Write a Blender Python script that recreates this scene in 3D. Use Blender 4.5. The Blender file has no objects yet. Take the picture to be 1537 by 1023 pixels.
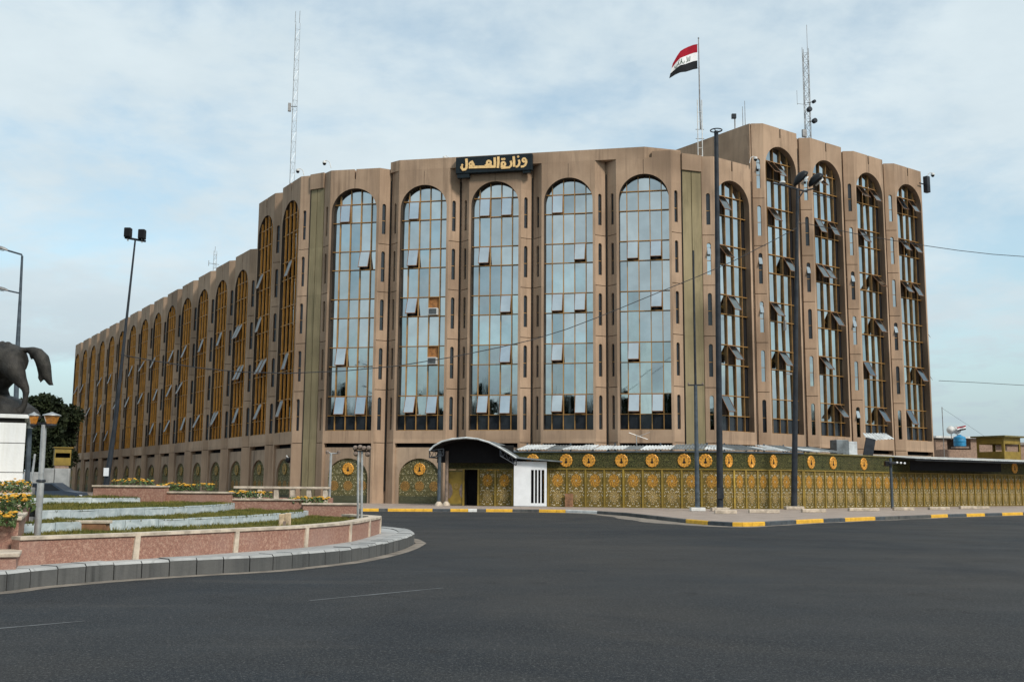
import bpy, bmesh, math, random
from mathutils import Vector, Matrix
from mathutils.geometry import tessellate_polygon
R = math.radians
random.seed(7)
S = bpy.context.scene
COL = S.collection

# ------------------------------------------------------------------ camera
FPX, CX, CY = 1556.4, 768.5, 511.5
PITCH, ROLL, CAMH = R(7.81), R(0.41), 1.606
FWD = Vector((0, math.cos(PITCH), math.sin(PITCH)))
UP0 = Vector((0, -math.sin(PITCH), math.cos(PITCH)))
RT0 = Vector((1, 0, 0))
RT = RT0 * math.cos(ROLL) + UP0 * math.sin(ROLL)
UP = -RT0 * math.sin(ROLL) + UP0 * math.cos(ROLL)
cd = bpy.data.cameras.new("camera")
cam = bpy.data.objects.new("camera", cd)
COL.objects.link(cam)
m = Matrix.Identity(4)
for i in range(3):
    m[i][0], m[i][1], m[i][2] = RT[i], UP[i], -FWD[i]
m[2][3] = CAMH
cam.matrix_world = m
cd.sensor_fit = 'HORIZONTAL'
cd.sensor_width = 36.0
cd.lens = FPX / 1537.0 * 36.0
cd.clip_start, cd.clip_end = 0.1, 4000
S.camera = cam

# ------------------------------------------------------------------ world and sun
SUN_EL, SUN_AZ = R(42), R(140)          # azimuth measured from +Y towards +X
w = bpy.data.worlds.new("World")
S.world = w
w.use_nodes = True
NT = w.node_tree
NT.nodes.clear()


class NG:
    """small helper that writes shader nodes as expressions"""
    def __init__(s, nt):
        s.nt = nt

    def n(s, t, **k):
        x = s.nt.nodes.new(t)
        for a, b in k.items():
            setattr(x, a, b)
        return x

    def put(s, sock, v):
        if hasattr(v, 'is_linked') or hasattr(v, 'links'):
            s.nt.links.new(v, sock)
        else:
            if sock.type == 'RGBA' and len(v) == 3:
                v = (*v, 1)
            sock.default_value = v

    def m(s, op, a, b=0.0, c=0.0, clamp=False):
        x = s.n('ShaderNodeMath', operation=op, use_clamp=clamp)
        s.put(x.inputs[0], a); s.put(x.inputs[1], b); s.put(x.inputs[2], c)
        return x.outputs[0]

    def vm(s, op, a, b=(0, 0, 0)):
        x = s.n('ShaderNodeVectorMath', operation=op)
        s.put(x.inputs[0], a); s.put(x.inputs[1], b)
        return x.outputs[0]

    def xyz(s, v):
        x = s.n('ShaderNodeSeparateXYZ'); s.put(x.inputs[0], v)
        return x.outputs

    def comb(s, a, b, c):
        x = s.n('ShaderNodeCombineXYZ')
        for i, v in enumerate((a, b, c)):
            s.put(x.inputs[i], v)
        return x.outputs[0]

    def noise(s, vec, scale, detail=3, rough=.55, dist=0.0):
        x = s.n('ShaderNodeTexNoise')
        s.put(x.inputs['Vector'], vec)
        x.inputs['Scale'].default_value = scale
        x.inputs['Detail'].default_value = detail
        x.inputs['Roughness'].default_value = rough
        x.inputs['Distortion'].default_value = dist
        return x.outputs[0]

    def vor(s, vec, scale, feature='F1'):
        x = s.n('ShaderNodeTexVoronoi', feature=feature)
        s.put(x.inputs['Vector'], vec)
        x.inputs['Scale'].default_value = scale
        return x.outputs['Distance']

    def rng(s, v, a, b, c=0.0, d=1.0):
        x = s.n('ShaderNodeMapRange', interpolation_type='SMOOTHSTEP')
        s.put(x.inputs[0], v)
        for i, q in enumerate((a, b, c, d)):
            x.inputs[i + 1].default_value = q
        return x.outputs[0]

    def mix(s, f, a, b, blend='MIX'):
        x = s.n('ShaderNodeMix', data_type='RGBA', blend_type=blend)
        s.put(x.inputs[0], f); s.put(x.inputs[6], a); s.put(x.inputs[7], b)
        return x.outputs[2]


g = NG(NT)
sky = g.n('ShaderNodeTexSky', sky_type='NISHITA', sun_disc=False)
sky.sun_elevation, sky.sun_rotation = SUN_EL, SUN_AZ
sky.air_density, sky.dust_density, sky.ozone_density = 1.0, 1.2, 1.5
tc = g.n('ShaderNodeTexCoord')
dx, dy, dz = g.xyz(tc.outputs['Generated'])
zz = g.m('MAXIMUM', dz, 0.0)
den = g.m('ADD', zz, 0.22)
cv = g.comb(g.m('DIVIDE', dx, den), g.m('DIVIDE', dy, den), 3.7)
n1 = g.noise(cv, 1.7, 7, .56, .35)
n2 = g.noise(g.vm('ADD', cv, (9.3, 4.1, 2.0)), 5.5, 6, .6, .2)
nn = g.m('ADD', g.m('MULTIPLY', n1, .72), g.m('MULTIPLY', n2, .28))
cov = g.rng(nn, .35, .57, .38, 1.0)
cov = g.m('MAXIMUM', cov, g.rng(zz, .02, .22, 1.0, 0.0))
shade = g.rng(g.noise(g.vm('ADD', cv, (2.2, 7.7, 5.0)), 2.3, 6, .6), .35, .68, 0.0, 1.0)
cloud = g.mix(shade, (5.75, 6.75, 7.3), (6.45, 7.4, 7.85))
cloud = g.mix(g.rng(dz, .02, .22), (4.15, 5.1, 5.5), cloud)
skyc = g.mix(1.0, sky.outputs[0], (1.6, 1.78, 1.56), 'MULTIPLY')
bg = g.n('ShaderNodeBackground')
g.put(bg.inputs[0], g.mix(cov, skyc, cloud))
bg.inputs[1].default_value = 0.10
wo = g.n('ShaderNodeOutputWorld')
NT.links.new(bg.outputs[0], wo.inputs[0])

sl = bpy.data.lights.new("sun", 'SUN')
sl.energy, sl.angle, sl.color = 2.7, R(11), (1.0, 0.93, 0.84)
so = bpy.data.objects.new("sun", sl)
COL.objects.link(so)
sd = Vector((math.sin(SUN_AZ) * math.cos(SUN_EL), math.cos(SUN_AZ) * math.cos(SUN_EL), math.sin(SUN_EL)))
so.rotation_euler = sd.to_track_quat('Z', 'Y').to_euler()
so.location = (30, -40, 60)
S.view_settings.view_transform = 'Standard'
S.view_settings.look = 'None'
S.view_settings.exposure = 0.18
S.view_settings.gamma = 1.0


# ------------------------------------------------------------------ pixel -> world helpers
def ray(px, py):
    return FWD + RT * ((px - CX) / FPX) - UP * ((py - CY) / FPX)


def gp(px, py, z=0.0):
    d = ray(px, py)
    t = (z - CAMH) / d.z
    return Vector((d.x * t, d.y * t, z))


def at(px, py, Y):
    d = ray(px, py)
    t = Y / d.y
    return Vector((d.x * t, Y, CAMH + d.z * t))


# ------------------------------------------------------------------ materials
MATS = {}


def newmat(name):
    mt = bpy.data.materials.new(name)
    mt.use_nodes = True
    nt = mt.node_tree
    b = nt.nodes['Principled BSDF']
    MATS[name] = mt
    return mt, NG(nt), b


def plain(name, col, rough=.6, metal=0.0, var=.18, scale=3.0, bump=0.0, spec=.5):
    mt, g, b = newmat(name)
    geo = g.n('ShaderNodeNewGeometry')
    n = g.noise(geo.outputs['Position'], scale, 5, .6)
    lo = tuple(c * (1 - var) for c in col); hi = tuple(min(1, c * (1 + var)) for c in col)
    g.put(b.inputs['Base Color'], g.mix(g.rng(n, .3, .7), lo, hi))
    b.inputs['Roughness'].default_value = rough
    b.inputs['Metallic'].default_value = metal
    b.inputs['Specular IOR Level'].default_value = spec
    if bump:
        bp = g.n('ShaderNodeBump')
        bp.inputs['Strength'].default_value = bump
        bp.inputs['Distance'].default_value = .02
        g.put(bp.inputs['Height'], g.noise(geo.outputs['Position'], scale * 9, 4))
        g.put(b.inputs['Normal'], bp.outputs[0])
    return mt


def concrete(name, a, c, streak=.55, tint=None, amount=.5):
    mt, g, b = newmat(name)
    P = g.n('ShaderNodeNewGeometry').outputs['Position']
    big = g.noise(P, .35, 5, .6)
    col = g.mix(g.rng(big, .32, .68), a, c)
    oi = g.n('ShaderNodeObjectInfo').outputs['Random']
    wn = g.n('ShaderNodeTexWhiteNoise', noise_dimensions='2D')
    fl = g.m('FLOOR', g.m('DIVIDE', g.m('SUBTRACT', g.xyz(P)[2], 1.1), 3.55))
    g.put(wn.inputs['Vector'], g.comb(g.m('MULTIPLY', oi, 91.0), fl, 0.0))
    col = g.mix(g.rng(wn.outputs['Value'], 0, 1, 0, .30), col, tuple(x * .68 for x in a))
    st = g.noise(g.vm('MULTIPLY', P, (2.6, 2.6, .10)), 1.0, 5, .62)
    st2 = g.noise(g.vm('MULTIPLY', P, (.8, .8, .35)), .5, 3)
    k = g.m('MULTIPLY', g.rng(st, .50, .70), g.rng(st2, .38, .62))
    dark = tint or tuple(x * .42 for x in a)
    col = g.mix(g.m('MULTIPLY', k, streak), col, dark)
    st4 = g.noise(g.vm('MULTIPLY', P, (5.5, 5.5, .07)), 1.0, 4, .6)
    col = g.mix(g.m('MULTIPLY', g.rng(st4, .56, .68, 0, .5 * streak), g.rng(st2, .34, .58)), col, dark)
    st3 = g.noise(g.vm('MULTIPLY', P, (7, 7, .3)), 1.0, 3)
    col = g.mix(g.rng(st3, .35, .7, 0, .10), col, tuple(min(1, x * 1.35) for x in c))
    md = g.noise(g.vm('MULTIPLY', P, (1.1, 1.1, .16)), 1.0, 6, .68, .6)
    col = g.mix(g.rng(md, .47, .68, 0, .55 * streak), col, tuple(x * .52 for x in (a[0] * .9, a[1] * .95, a[2] * 1.05)))
    bl = g.noise(P, .11, 3, .6)
    col = g.mix(g.m('MULTIPLY', g.rng(bl, .52, .66), amount), col, tuple(x * .55 for x in a))
    g.put(b.inputs['Base Color'], col)
    b.inputs['Roughness'].default_value = .88
    b.inputs['Specular IOR Level'].default_value = .25
    bp = g.n('ShaderNodeBump')
    bp.inputs['Strength'].default_value = .35
    bp.inputs['Distance'].default_value = .02
    g.put(bp.inputs['Height'], g.noise(P, 14, 4))
    g.put(b.inputs['Normal'], bp.outputs[0])
    return mt


concrete('concrete', (.365, .250, .168), (.465, .326, .224), .66, None, .62)
concrete('reveal_lit', (.22, .15, .10), (.28, .195, .135), .6)  # lighter reveal copy, coloured for the better-lit right facade
concrete('reveal_shaded', (.055, .042, .032), (.10, .075, .055), .7)  # near-black concrete copy, paints deep-recess shade onto the arch reveals
concrete('concrete_ground', (.31, .225, .16), (.42, .31, .22), 1.0, None, .7)
concrete('concrete_green', (.25, .205, .115), (.33, .27, .16), .8, (.13, .12, .07))
plain('roof', (.22, .2, .18), .9)
plain('dark', (.012, .012, .014), .9, var=.1, spec=.18)
plain('dark_recess', (.02, .019, .018), .9, spec=.18)
plain('gold_frame', (.38, .205, .06), .45, .12, .2, 1.2)
plain('gold', (.66, .31, .04), .42, .25, .3, 9, .3)
plain('gold_dull', (.30, .20, .05), .55, .2, .3, 8, .3)
plain('gold_paint', (.36, .24, .035), .5, .1, .25, 2)
plain('olive', (.13, .105, .03), .6, .0, .3, 3)
plain('olive_dark', (.05, .055, .02), .6, .0, .3, 3)
plain('olive_paint', (.24, .16, .022), .6, 0, .2, 2)
plain('white_paint', (.78, .80, .82), .5, 0, .05, 2)
plain('dirty_white', (.62, .62, .60), .7, 0, .2, 3)
plain('sheet_white', (.52, .55, .56), .55, .05, .35, 1.6)
plain('sheet_grey', (.17, .19, .20), .55, .2, .35, 1.6, spec=.18)
plain('steel_blue', (.075, .095, .115), .5, .2, .25, 3, spec=.18)
plain('pole_dark', (.035, .04, .048), .5, .3, .25, 2, spec=.18)
plain('pole_grey', (.24, .235, .23), .55, .35, .35, 3)
plain('pole_brown', (.20, .15, .12), .7, 0, .3, 4)
plain('galv', (.42, .43, .43), .45, .5, .2, 4)
plain('lamp_black', (.012, .013, .015), .45, 0, .2, 5, spec=.18)
plain('lens', (.12, .13, .14), .15, 0, .1, 5)
plain('amber', (.42, .17, .03), .3, 0, .3, 20)
plain('bronze', (.030, .027, .023), .5, .15, .5, 4, .9, spec=.3)
plain('marble', (.58, .60, .60), .4, 0, .12, 2)
plain('cream_stone', (.50, .42, .33), .75, 0, .3, 4, .2)
plain('wood', (.5, .38, .25), .8, 0, .3, 8, .3)
plain('yellow_paint', (.72, .40, .03), .6, 0, .15, 4)
plain('black_paint', (.055, .065, .075), .6, 0, .25, 4)
plain('car_paint', (.05, .07, .10), .3, .2, .1, 3)
plain('tyre', (.015, .015, .015), .9)
plain('tank_blue', (.02, .22, .42), .5, 0, .2, 3)
plain('bark', (.09, .065, .045), .9, 0, .3, 6, .4)
plain('brick', (.28, .19, .14), .9, 0, .25, 6, .3)
plain('sign_black', (.012, .018, .022), .35, 0, .2, 4, spec=.18)
plain('sign_gold', (.85, .56, .24), .4, .1, .15, 6)
plain('flag_red', (.33, .008, .022), .8, 0, .12, 3, spec=.18)
plain('flag_white', (.8, .8, .8), .8, 0, .05, 3)
plain('flag_black', (.014, .015, .017), .8, spec=.18)
plain('flag_green', (.01, .09, .03), .8)
plain('cable', (.02, .02, .022), .6)
plain('petal', (.58, .30, .02), .6, 0, .25, 30)
plain('leaf_plant', (.06, .10, .025), .6, 0, .4, 12)
plain('rust', (.2, .1, .05), .8, .1, .4, 5)
plain('interior_brown', (.07, .045, .028), .8, 0, .3, 5)
plain('interior_red', (.30, .13, .04), .8, 0, .3, 5)


def glass(name, col, rough=.02):
    mt, g, b = newmat(name)
    P = g.n('ShaderNodeNewGeometry').outputs['Position']
    n = g.noise(P, .8, 4)
    dirt = g.noise(g.vm('MULTIPLY', P, (3, 3, .4)), 1.0, 4)
    g.put(b.inputs['Base Color'], g.mix(g.rng(n, .3, .7), tuple(c * .85 for c in col), col))
    b.inputs['Metallic'].default_value = 1.0
    g.put(b.inputs['Roughness'], g.rng(dirt, .4, .75, rough, rough + .10))
    bp = g.n('ShaderNodeBump')
    bp.inputs['Strength'].default_value = .05
    bp.inputs['Distance'].default_value = .03
    g.put(bp.inputs['Height'], g.noise(P, 1.1, 2))
    g.put(b.inputs['Normal'], bp.outputs[0])
    return mt


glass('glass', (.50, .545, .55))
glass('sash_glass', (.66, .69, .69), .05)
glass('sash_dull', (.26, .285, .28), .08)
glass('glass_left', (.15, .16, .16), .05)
glass('glass_pale', (.60, .635, .63))
glass('glass_deep', (.40, .45, .465))
plain('gold_shaded', (.27, .145, .045), .5, .1, .25, 1.5)  # frame gold darkened to paint the shaded right-facade fins
plain('gold_sunlit', (.66, .29, .05), .5, .0, .2, 1.2)  # frame gold brightened to paint sunlight on the left-wing fins
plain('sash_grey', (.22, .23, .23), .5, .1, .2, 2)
plain('glass_dark', (.02, .024, .03), .10, 0, .2, 2)


def foliage(name, a, b_, scale=.8):
    mt, g, b = newmat(name)
    P = g.n('ShaderNodeNewGeometry').outputs['Position']
    g.put(b.inputs['Base Color'], g.mix(g.rng(g.noise(P, scale, 4), .35, .65), a, b_))
    b.inputs['Roughness'].default_value = .7
    b.inputs['Specular IOR Level'].default_value = .2
    return mt


foliage('leaf_dark', (.011, .018, .008), (.032, .042, .017))
foliage('leaf_mid', (.016, .024, .01), (.042, .052, .02))
foliage('grass_blade', (.07, .085, .018), (.17, .15, .035), 1.2)
plain('soil_grass', (.10, .10, .03), .95, 0, .45, 2.2, .5)

mt, g, b = newmat('asphalt')
P = g.n('ShaderNodeNewGeometry').outputs['Position']
c1 = g.mix(g.rng(g.noise(P, .13, 5, .6), .35, .65), (.021, .026, .032), (.037, .037, .037))
c1 = g.mix(g.rng(g.noise(P, .6, 5, .65, 1.0), .45, .7, 0, .6), c1, (.023, .026, .030))
tr = g.noise(g.vm('MULTIPLY', P, (.05, .9, 1)), 1.0, 4, .6, .4)
c1 = g.mix(g.rng(tr, .55, .72, 0, .6), c1, (.053, .052, .051))
tr2 = g.noise(g.vm('MULTIPLY', P, (.09, 2.6, 1)), 1.0, 4, .6, .3)
c1 = g.mix(g.rng(tr2, .54, .70, 0, .5), c1, (.022, .024, .027))
sp = g.noise(P, 55, 3, .7)
ptx = g.vor(g.vm('MULTIPLY', P, (.10, .16, 1)), 1.0)
c1 = g.mix(g.rng(g.noise(P, .055, 4, .6), .42, .62, 0, .55), c1, (.047, .044, .041))
c1 = g.mix(g.rng(g.noise(g.vm('ADD', P, (31, 17, 0)), .09, 5, .65, .8), .52, .64, 0, .6), c1, (.014, .018, .024))
stn = g.m('MULTIPLY', g.rng(g.noise(P, .9, 3), .60, .70), g.rng(g.noise(P, 5, 4, .7), .4, .6))
c1 = g.mix(g.m('MULTIPLY', stn, .7), c1, (.013, .013, .014))
c1 = g.mix(g.rng(sp, .52, .70, 0, .6), c1, (.15, .148, .14))
c1 = g.mix(g.rng(g.noise(P, 12, 4, .75), .53, .72, 0, .6), c1, (.10, .098, .092))
c1 = g.mix(g.rng(g.vor(P, 14), .0, .16, .7, 0.0), c1, (.17, .165, .155))
c1 = g.mix(g.rng(g.noise(P, 24, 3, .75), .52, .68, 0, .75), c1, (.010, .011, .012))
c1 = g.mix(g.rng(g.noise(g.vm('ADD', P, (7, 3, 0)), 30, 3, .75), .54, .68, 0, .6), c1, (.15, .15, .148))
c1 = g.mix(g.rng(g.vor(P, 26), .0, .12, .45, 0.0), c1, (.19, .18, .165))
g.put(b.inputs['Base Color'], c1)
g.put(b.inputs['Roughness'], g.rng(g.noise(P, .4, 4), .3, .7, .75, .95))
b.inputs['Specular IOR Level'].default_value = .12
bp = g.n('ShaderNodeBump'); bp.inputs['Strength'].default_value = .5; bp.inputs['Distance'].default_value = .012
g.put(bp.inputs['Height'], g.noise(P, 60, 4, .7)); g.put(b.inputs['Normal'], bp.outputs[0])

plain('dust_edge', (.20, .17, .14), .95, 0, .35, 2, .3)
plain('faded_line', (.12, .125, .13), .8, 0, .5, 2)
plain('dirt', (.24, .19, .14), .95, 0, .25, .3)


def tiled(name, a, c, sx, sy, rough=.8, joint=.5):
    mt, g, b = newmat(name)
    P = g.n('ShaderNodeNewGeometry').outputs['Position']
    x, y, z = g.xyz(P)
    fx = g.m('ABSOLUTE', g.m('SUBTRACT', g.m('FRACT', g.m('DIVIDE', x, sx)), .5))
    fy = g.m('ABSOLUTE', g.m('SUBTRACT', g.m('FRACT', g.m('DIVIDE', y, sy)), .5))
    j = g.rng(g.m('MAXIMUM', fx, fy), .47, .495)
    col = g.mix(g.rng(g.noise(P, 1.2, 5, .65), .3, .7), a, c)
    col = g.mix(g.m('MULTIPLY', j, joint), col, tuple(q * .4 for q in a))
    g.put(b.inputs['Base Color'], col)
    b.inputs['Roughness'].default_value = rough
    return mt


tiled('paver', (.27, .215, .18), (.36, .295, .25), .6, .6)
tiled('kerb_top', (.27, .275, .27), (.42, .42, .41), 1.0, 1.0, .85, .3)
concrete('kerb_face', (.08, .084, .084), (.14, .138, .132), 1.0)
concrete('plinth_stone', (.72, .73, .72), (.82, .83, .83), .25, (.5, .46, .36), .15)

mt, g, b = newmat('granite')
P = g.n('ShaderNodeNewGeometry').outputs['Position']
v = g.vor(g.vm('ADD', P, g.vm('MULTIPLY', g.n('ShaderNodeTexNoise').outputs[1], (.0, .0, .0))), 42)
c1 = g.mix(g.rng(v, .1, .6), (.40, .205, .145), (.25, .125, .09))
c1 = g.mix(g.rng(g.noise(P, 18, 4, .7), .45, .7, 0, .7), c1, (.50, .32, .235))
c1 = g.mix(g.rng(g.noise(P, .9, 4), .45, .75, 0, .5), c1, (.34, .22, .18))
g.put(b.inputs['Base Color'], c1); b.inputs['Roughness'].default_value = .6

mt, g, b = newmat('marble_grey')
P = g.n('ShaderNodeNewGeometry').outputs['Position']
vn = g.noise(P, 1.8, 7, .65, 2.0)
c1 = g.mix(g.rng(vn, .35, .7), (.36, .42, .44), (.58, .63, .645))
c1 = g.mix(g.rng(g.noise(P, 6, 5, .7), .5, .75, 0, .6), c1, (.28, .31, .32))
g.put(b.inputs['Base Color'], c1); b.inputs['Roughness'].default_value = .5


def ornate(name, kind):
    """arabesque panel pattern in the panel's own UV space"""
    mt, g, b = newmat(name)
    uv = g.n('ShaderNodeUVMap').outputs[0]
    u, v, _ = g.xyz(uv)
    oi = g.n('ShaderNodeObjectInfo').outputs['Random']
    W, H = {'panel': (1.3, 2.35), 'band': (2.2, 1.0), 'gate': (3.0, 3.1), 'dark': (2.2, 1.0)}[kind]
    X = g.m('MULTIPLY', u, W); Y = g.m('MULTIPLY', v, H)
    mx = g.m('MINIMUM', X, g.m('SUBTRACT', W, X))          # mirrored for symmetric scrolls
    pv = g.comb(mx, Y, 0.0)
    pvr = g.comb(mx, Y, g.m('MULTIPLY', oi, 3.0))
    sc = g.noise(pv, 3.2, 2, .5, 2.5)
    scroll = g.rng(g.m('ABSOLUTE', g.m('SUBTRACT', g.m('FRACT', g.m('MULTIPLY', sc, 9.0)), .5)), .10, .22, 1.0, 0.0)
    dots = g.rng(g.vor(pv, 8.0), .24, .36, 1.0, 0.0)
    edge = g.rng(g.vor(pv, 7.5, 'DISTANCE_TO_EDGE'), .03, .08, 1.0, 0.0)
    wear = g.rng(g.noise(g.comb(g.m('ADD', X, g.m('MULTIPLY', oi, 50.0)), Y, g.m('MULTIPLY', oi, 13.0)), 1.6, 5, .65), .34, .68)
    if kind == 'panel':
        base = g.mix(wear, (.095, .085, .03), (.18, .14, .05))
        col = g.mix(g.m('MULTIPLY', scroll, .9), base, (.46, .29, .055))
        col = g.mix(g.m('MULTIPLY', dots, g.rng(wear, 0, 1, .6, 1.0)), col, (.88, .80, .62))

        def ros(col, cy, rad, c_out, c_in, pet, amt):
            ex = g.m('SUBTRACT', X, W / 2); ey = g.m('SUBTRACT', Y, cy)
            r = g.m('SQRT', g.m('ADD', g.m('MULTIPLY', ex, ex), g.m('MULTIPLY', ey, ey)))
            a = g.m('ARCTAN2', ey, ex)
            edg = g.m('ADD', rad, g.m('MULTIPLY', g.m('COSINE', g.m('MULTIPLY', a, 16.0)), .022))
            msk = g.rng(g.m('SUBTRACT', r, edg), -.02, .015, 1.0, 0.0)
            tw = g.m('ADD', g.m('MULTIPLY', a, float(pet)), g.m('MULTIPLY', r, 18.0))
            pt = g.m('MULTIPLY', g.m('SINE', tw), g.m('COSINE', g.m('MULTIPLY', r, 48.0)))
            c = g.mix(g.rng(pt, -.35, .45), c_in, c_out)
            c = g.mix(g.rng(r, .05, .09, .9, 0.0), c, (.5, .42, .28))
            return g.mix(g.m('MULTIPLY', msk, amt), col, c)
        ring = None
        col = ros(col, 1.66, .40, (.78, .40, .055), (.30, .14, .03), 8, .97)
        col = ros(col, .68, .36, (.70, .50, .20), (.16, .12, .055), 10, .9)
        bx = g.rng(mx, .055, .075, 1.0, 0.0)
        by = g.rng(g.m('MINIMUM', Y, g.m('SUBTRACT', H, Y)), .05, .08, 1.0, 0.0)
        col = g.mix(g.m('MAXIMUM', bx, by), col, (.22, .165, .035))
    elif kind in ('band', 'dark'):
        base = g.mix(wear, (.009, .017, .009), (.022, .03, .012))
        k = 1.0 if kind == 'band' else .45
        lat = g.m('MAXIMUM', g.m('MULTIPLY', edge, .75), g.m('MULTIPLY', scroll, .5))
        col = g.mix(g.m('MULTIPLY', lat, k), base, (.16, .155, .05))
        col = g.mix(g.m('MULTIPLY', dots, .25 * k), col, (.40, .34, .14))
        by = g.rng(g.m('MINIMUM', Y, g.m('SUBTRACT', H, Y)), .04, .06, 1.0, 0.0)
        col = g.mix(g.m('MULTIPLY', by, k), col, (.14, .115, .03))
    else:
        base = g.mix(wear, (.05, .06, .03), (.10, .10, .05))
        col = g.mix(g.m('MULTIPLY', scroll, .85), base, (.30, .25, .10))
        col = g.mix(g.m('MULTIPLY', dots, .8), col, (.62, .56, .36))
        low = g.rng(Y, .50, .53, 1.0, 0.0)
        col = g.mix(low, col, (.095, .10, .06))
        ln = g.rng(g.m('ABSOLUTE', g.m('SUBTRACT', Y, 1.92)), .03, .05, 1.0, 0.0)
        col = g.mix(ln, col, (.12, .11, .045))
        for cxx in (0.45, 1.5):
            ex = g.m('SUBTRACT', mx, cxx); ey = g.m('SUBTRACT', Y, 1.2)
            r = g.m('SQRT', g.m('ADD', g.m('MULTIPLY', ex, ex), g.m('MULTIPLY', ey, ey)))
            pt = g.m('MULTIPLY', g.m('SINE', g.m('MULTIPLY', g.m('ARCTAN2', ey, ex), 9.0)), g.m('COSINE', g.m('MULTIPLY', r, 45.0)))
            c = g.mix(g.rng(pt, -.3, .4), (.14, .085, .03), (.50, .27, .07))
            col = g.mix(g.rng(r, .33, .36, .95, 0.0), col, c)
    grime = g.rng(g.noise(g.comb(g.m('ADD', g.m('MULTIPLY', X, 3.0), g.m('MULTIPLY', oi, 70.0)), g.m('MULTIPLY', Y, .5), oi), 1.3, 5, .7), .48, .74, 0, .42)
    col = g.mix(grime, col, (.075, .062, .03))
    col = g.mix(g.m('MULTIPLY', g.rng(oi, 0, 1), .16), col, (.12, .095, .035))
    g.put(b.inputs['Base Color'], col)
    b.inputs['Roughness'].default_value = .6
    b.inputs['Specular IOR Level'].default_value = .2
    bp = g.n('ShaderNodeBump'); bp.inputs['Strength'].default_value = .8; bp.inputs['Distance'].default_value = .03
    g.put(bp.inputs['Height'], g.m('ADD', scroll, dots)); g.put(b.inputs['Normal'], bp.outputs[0])


ornate('ornate_panel', 'panel'); ornate('ornate_band', 'band'); ornate('ornate_gate', 'gate'); ornate('ornate_dark', 'dark')


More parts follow.
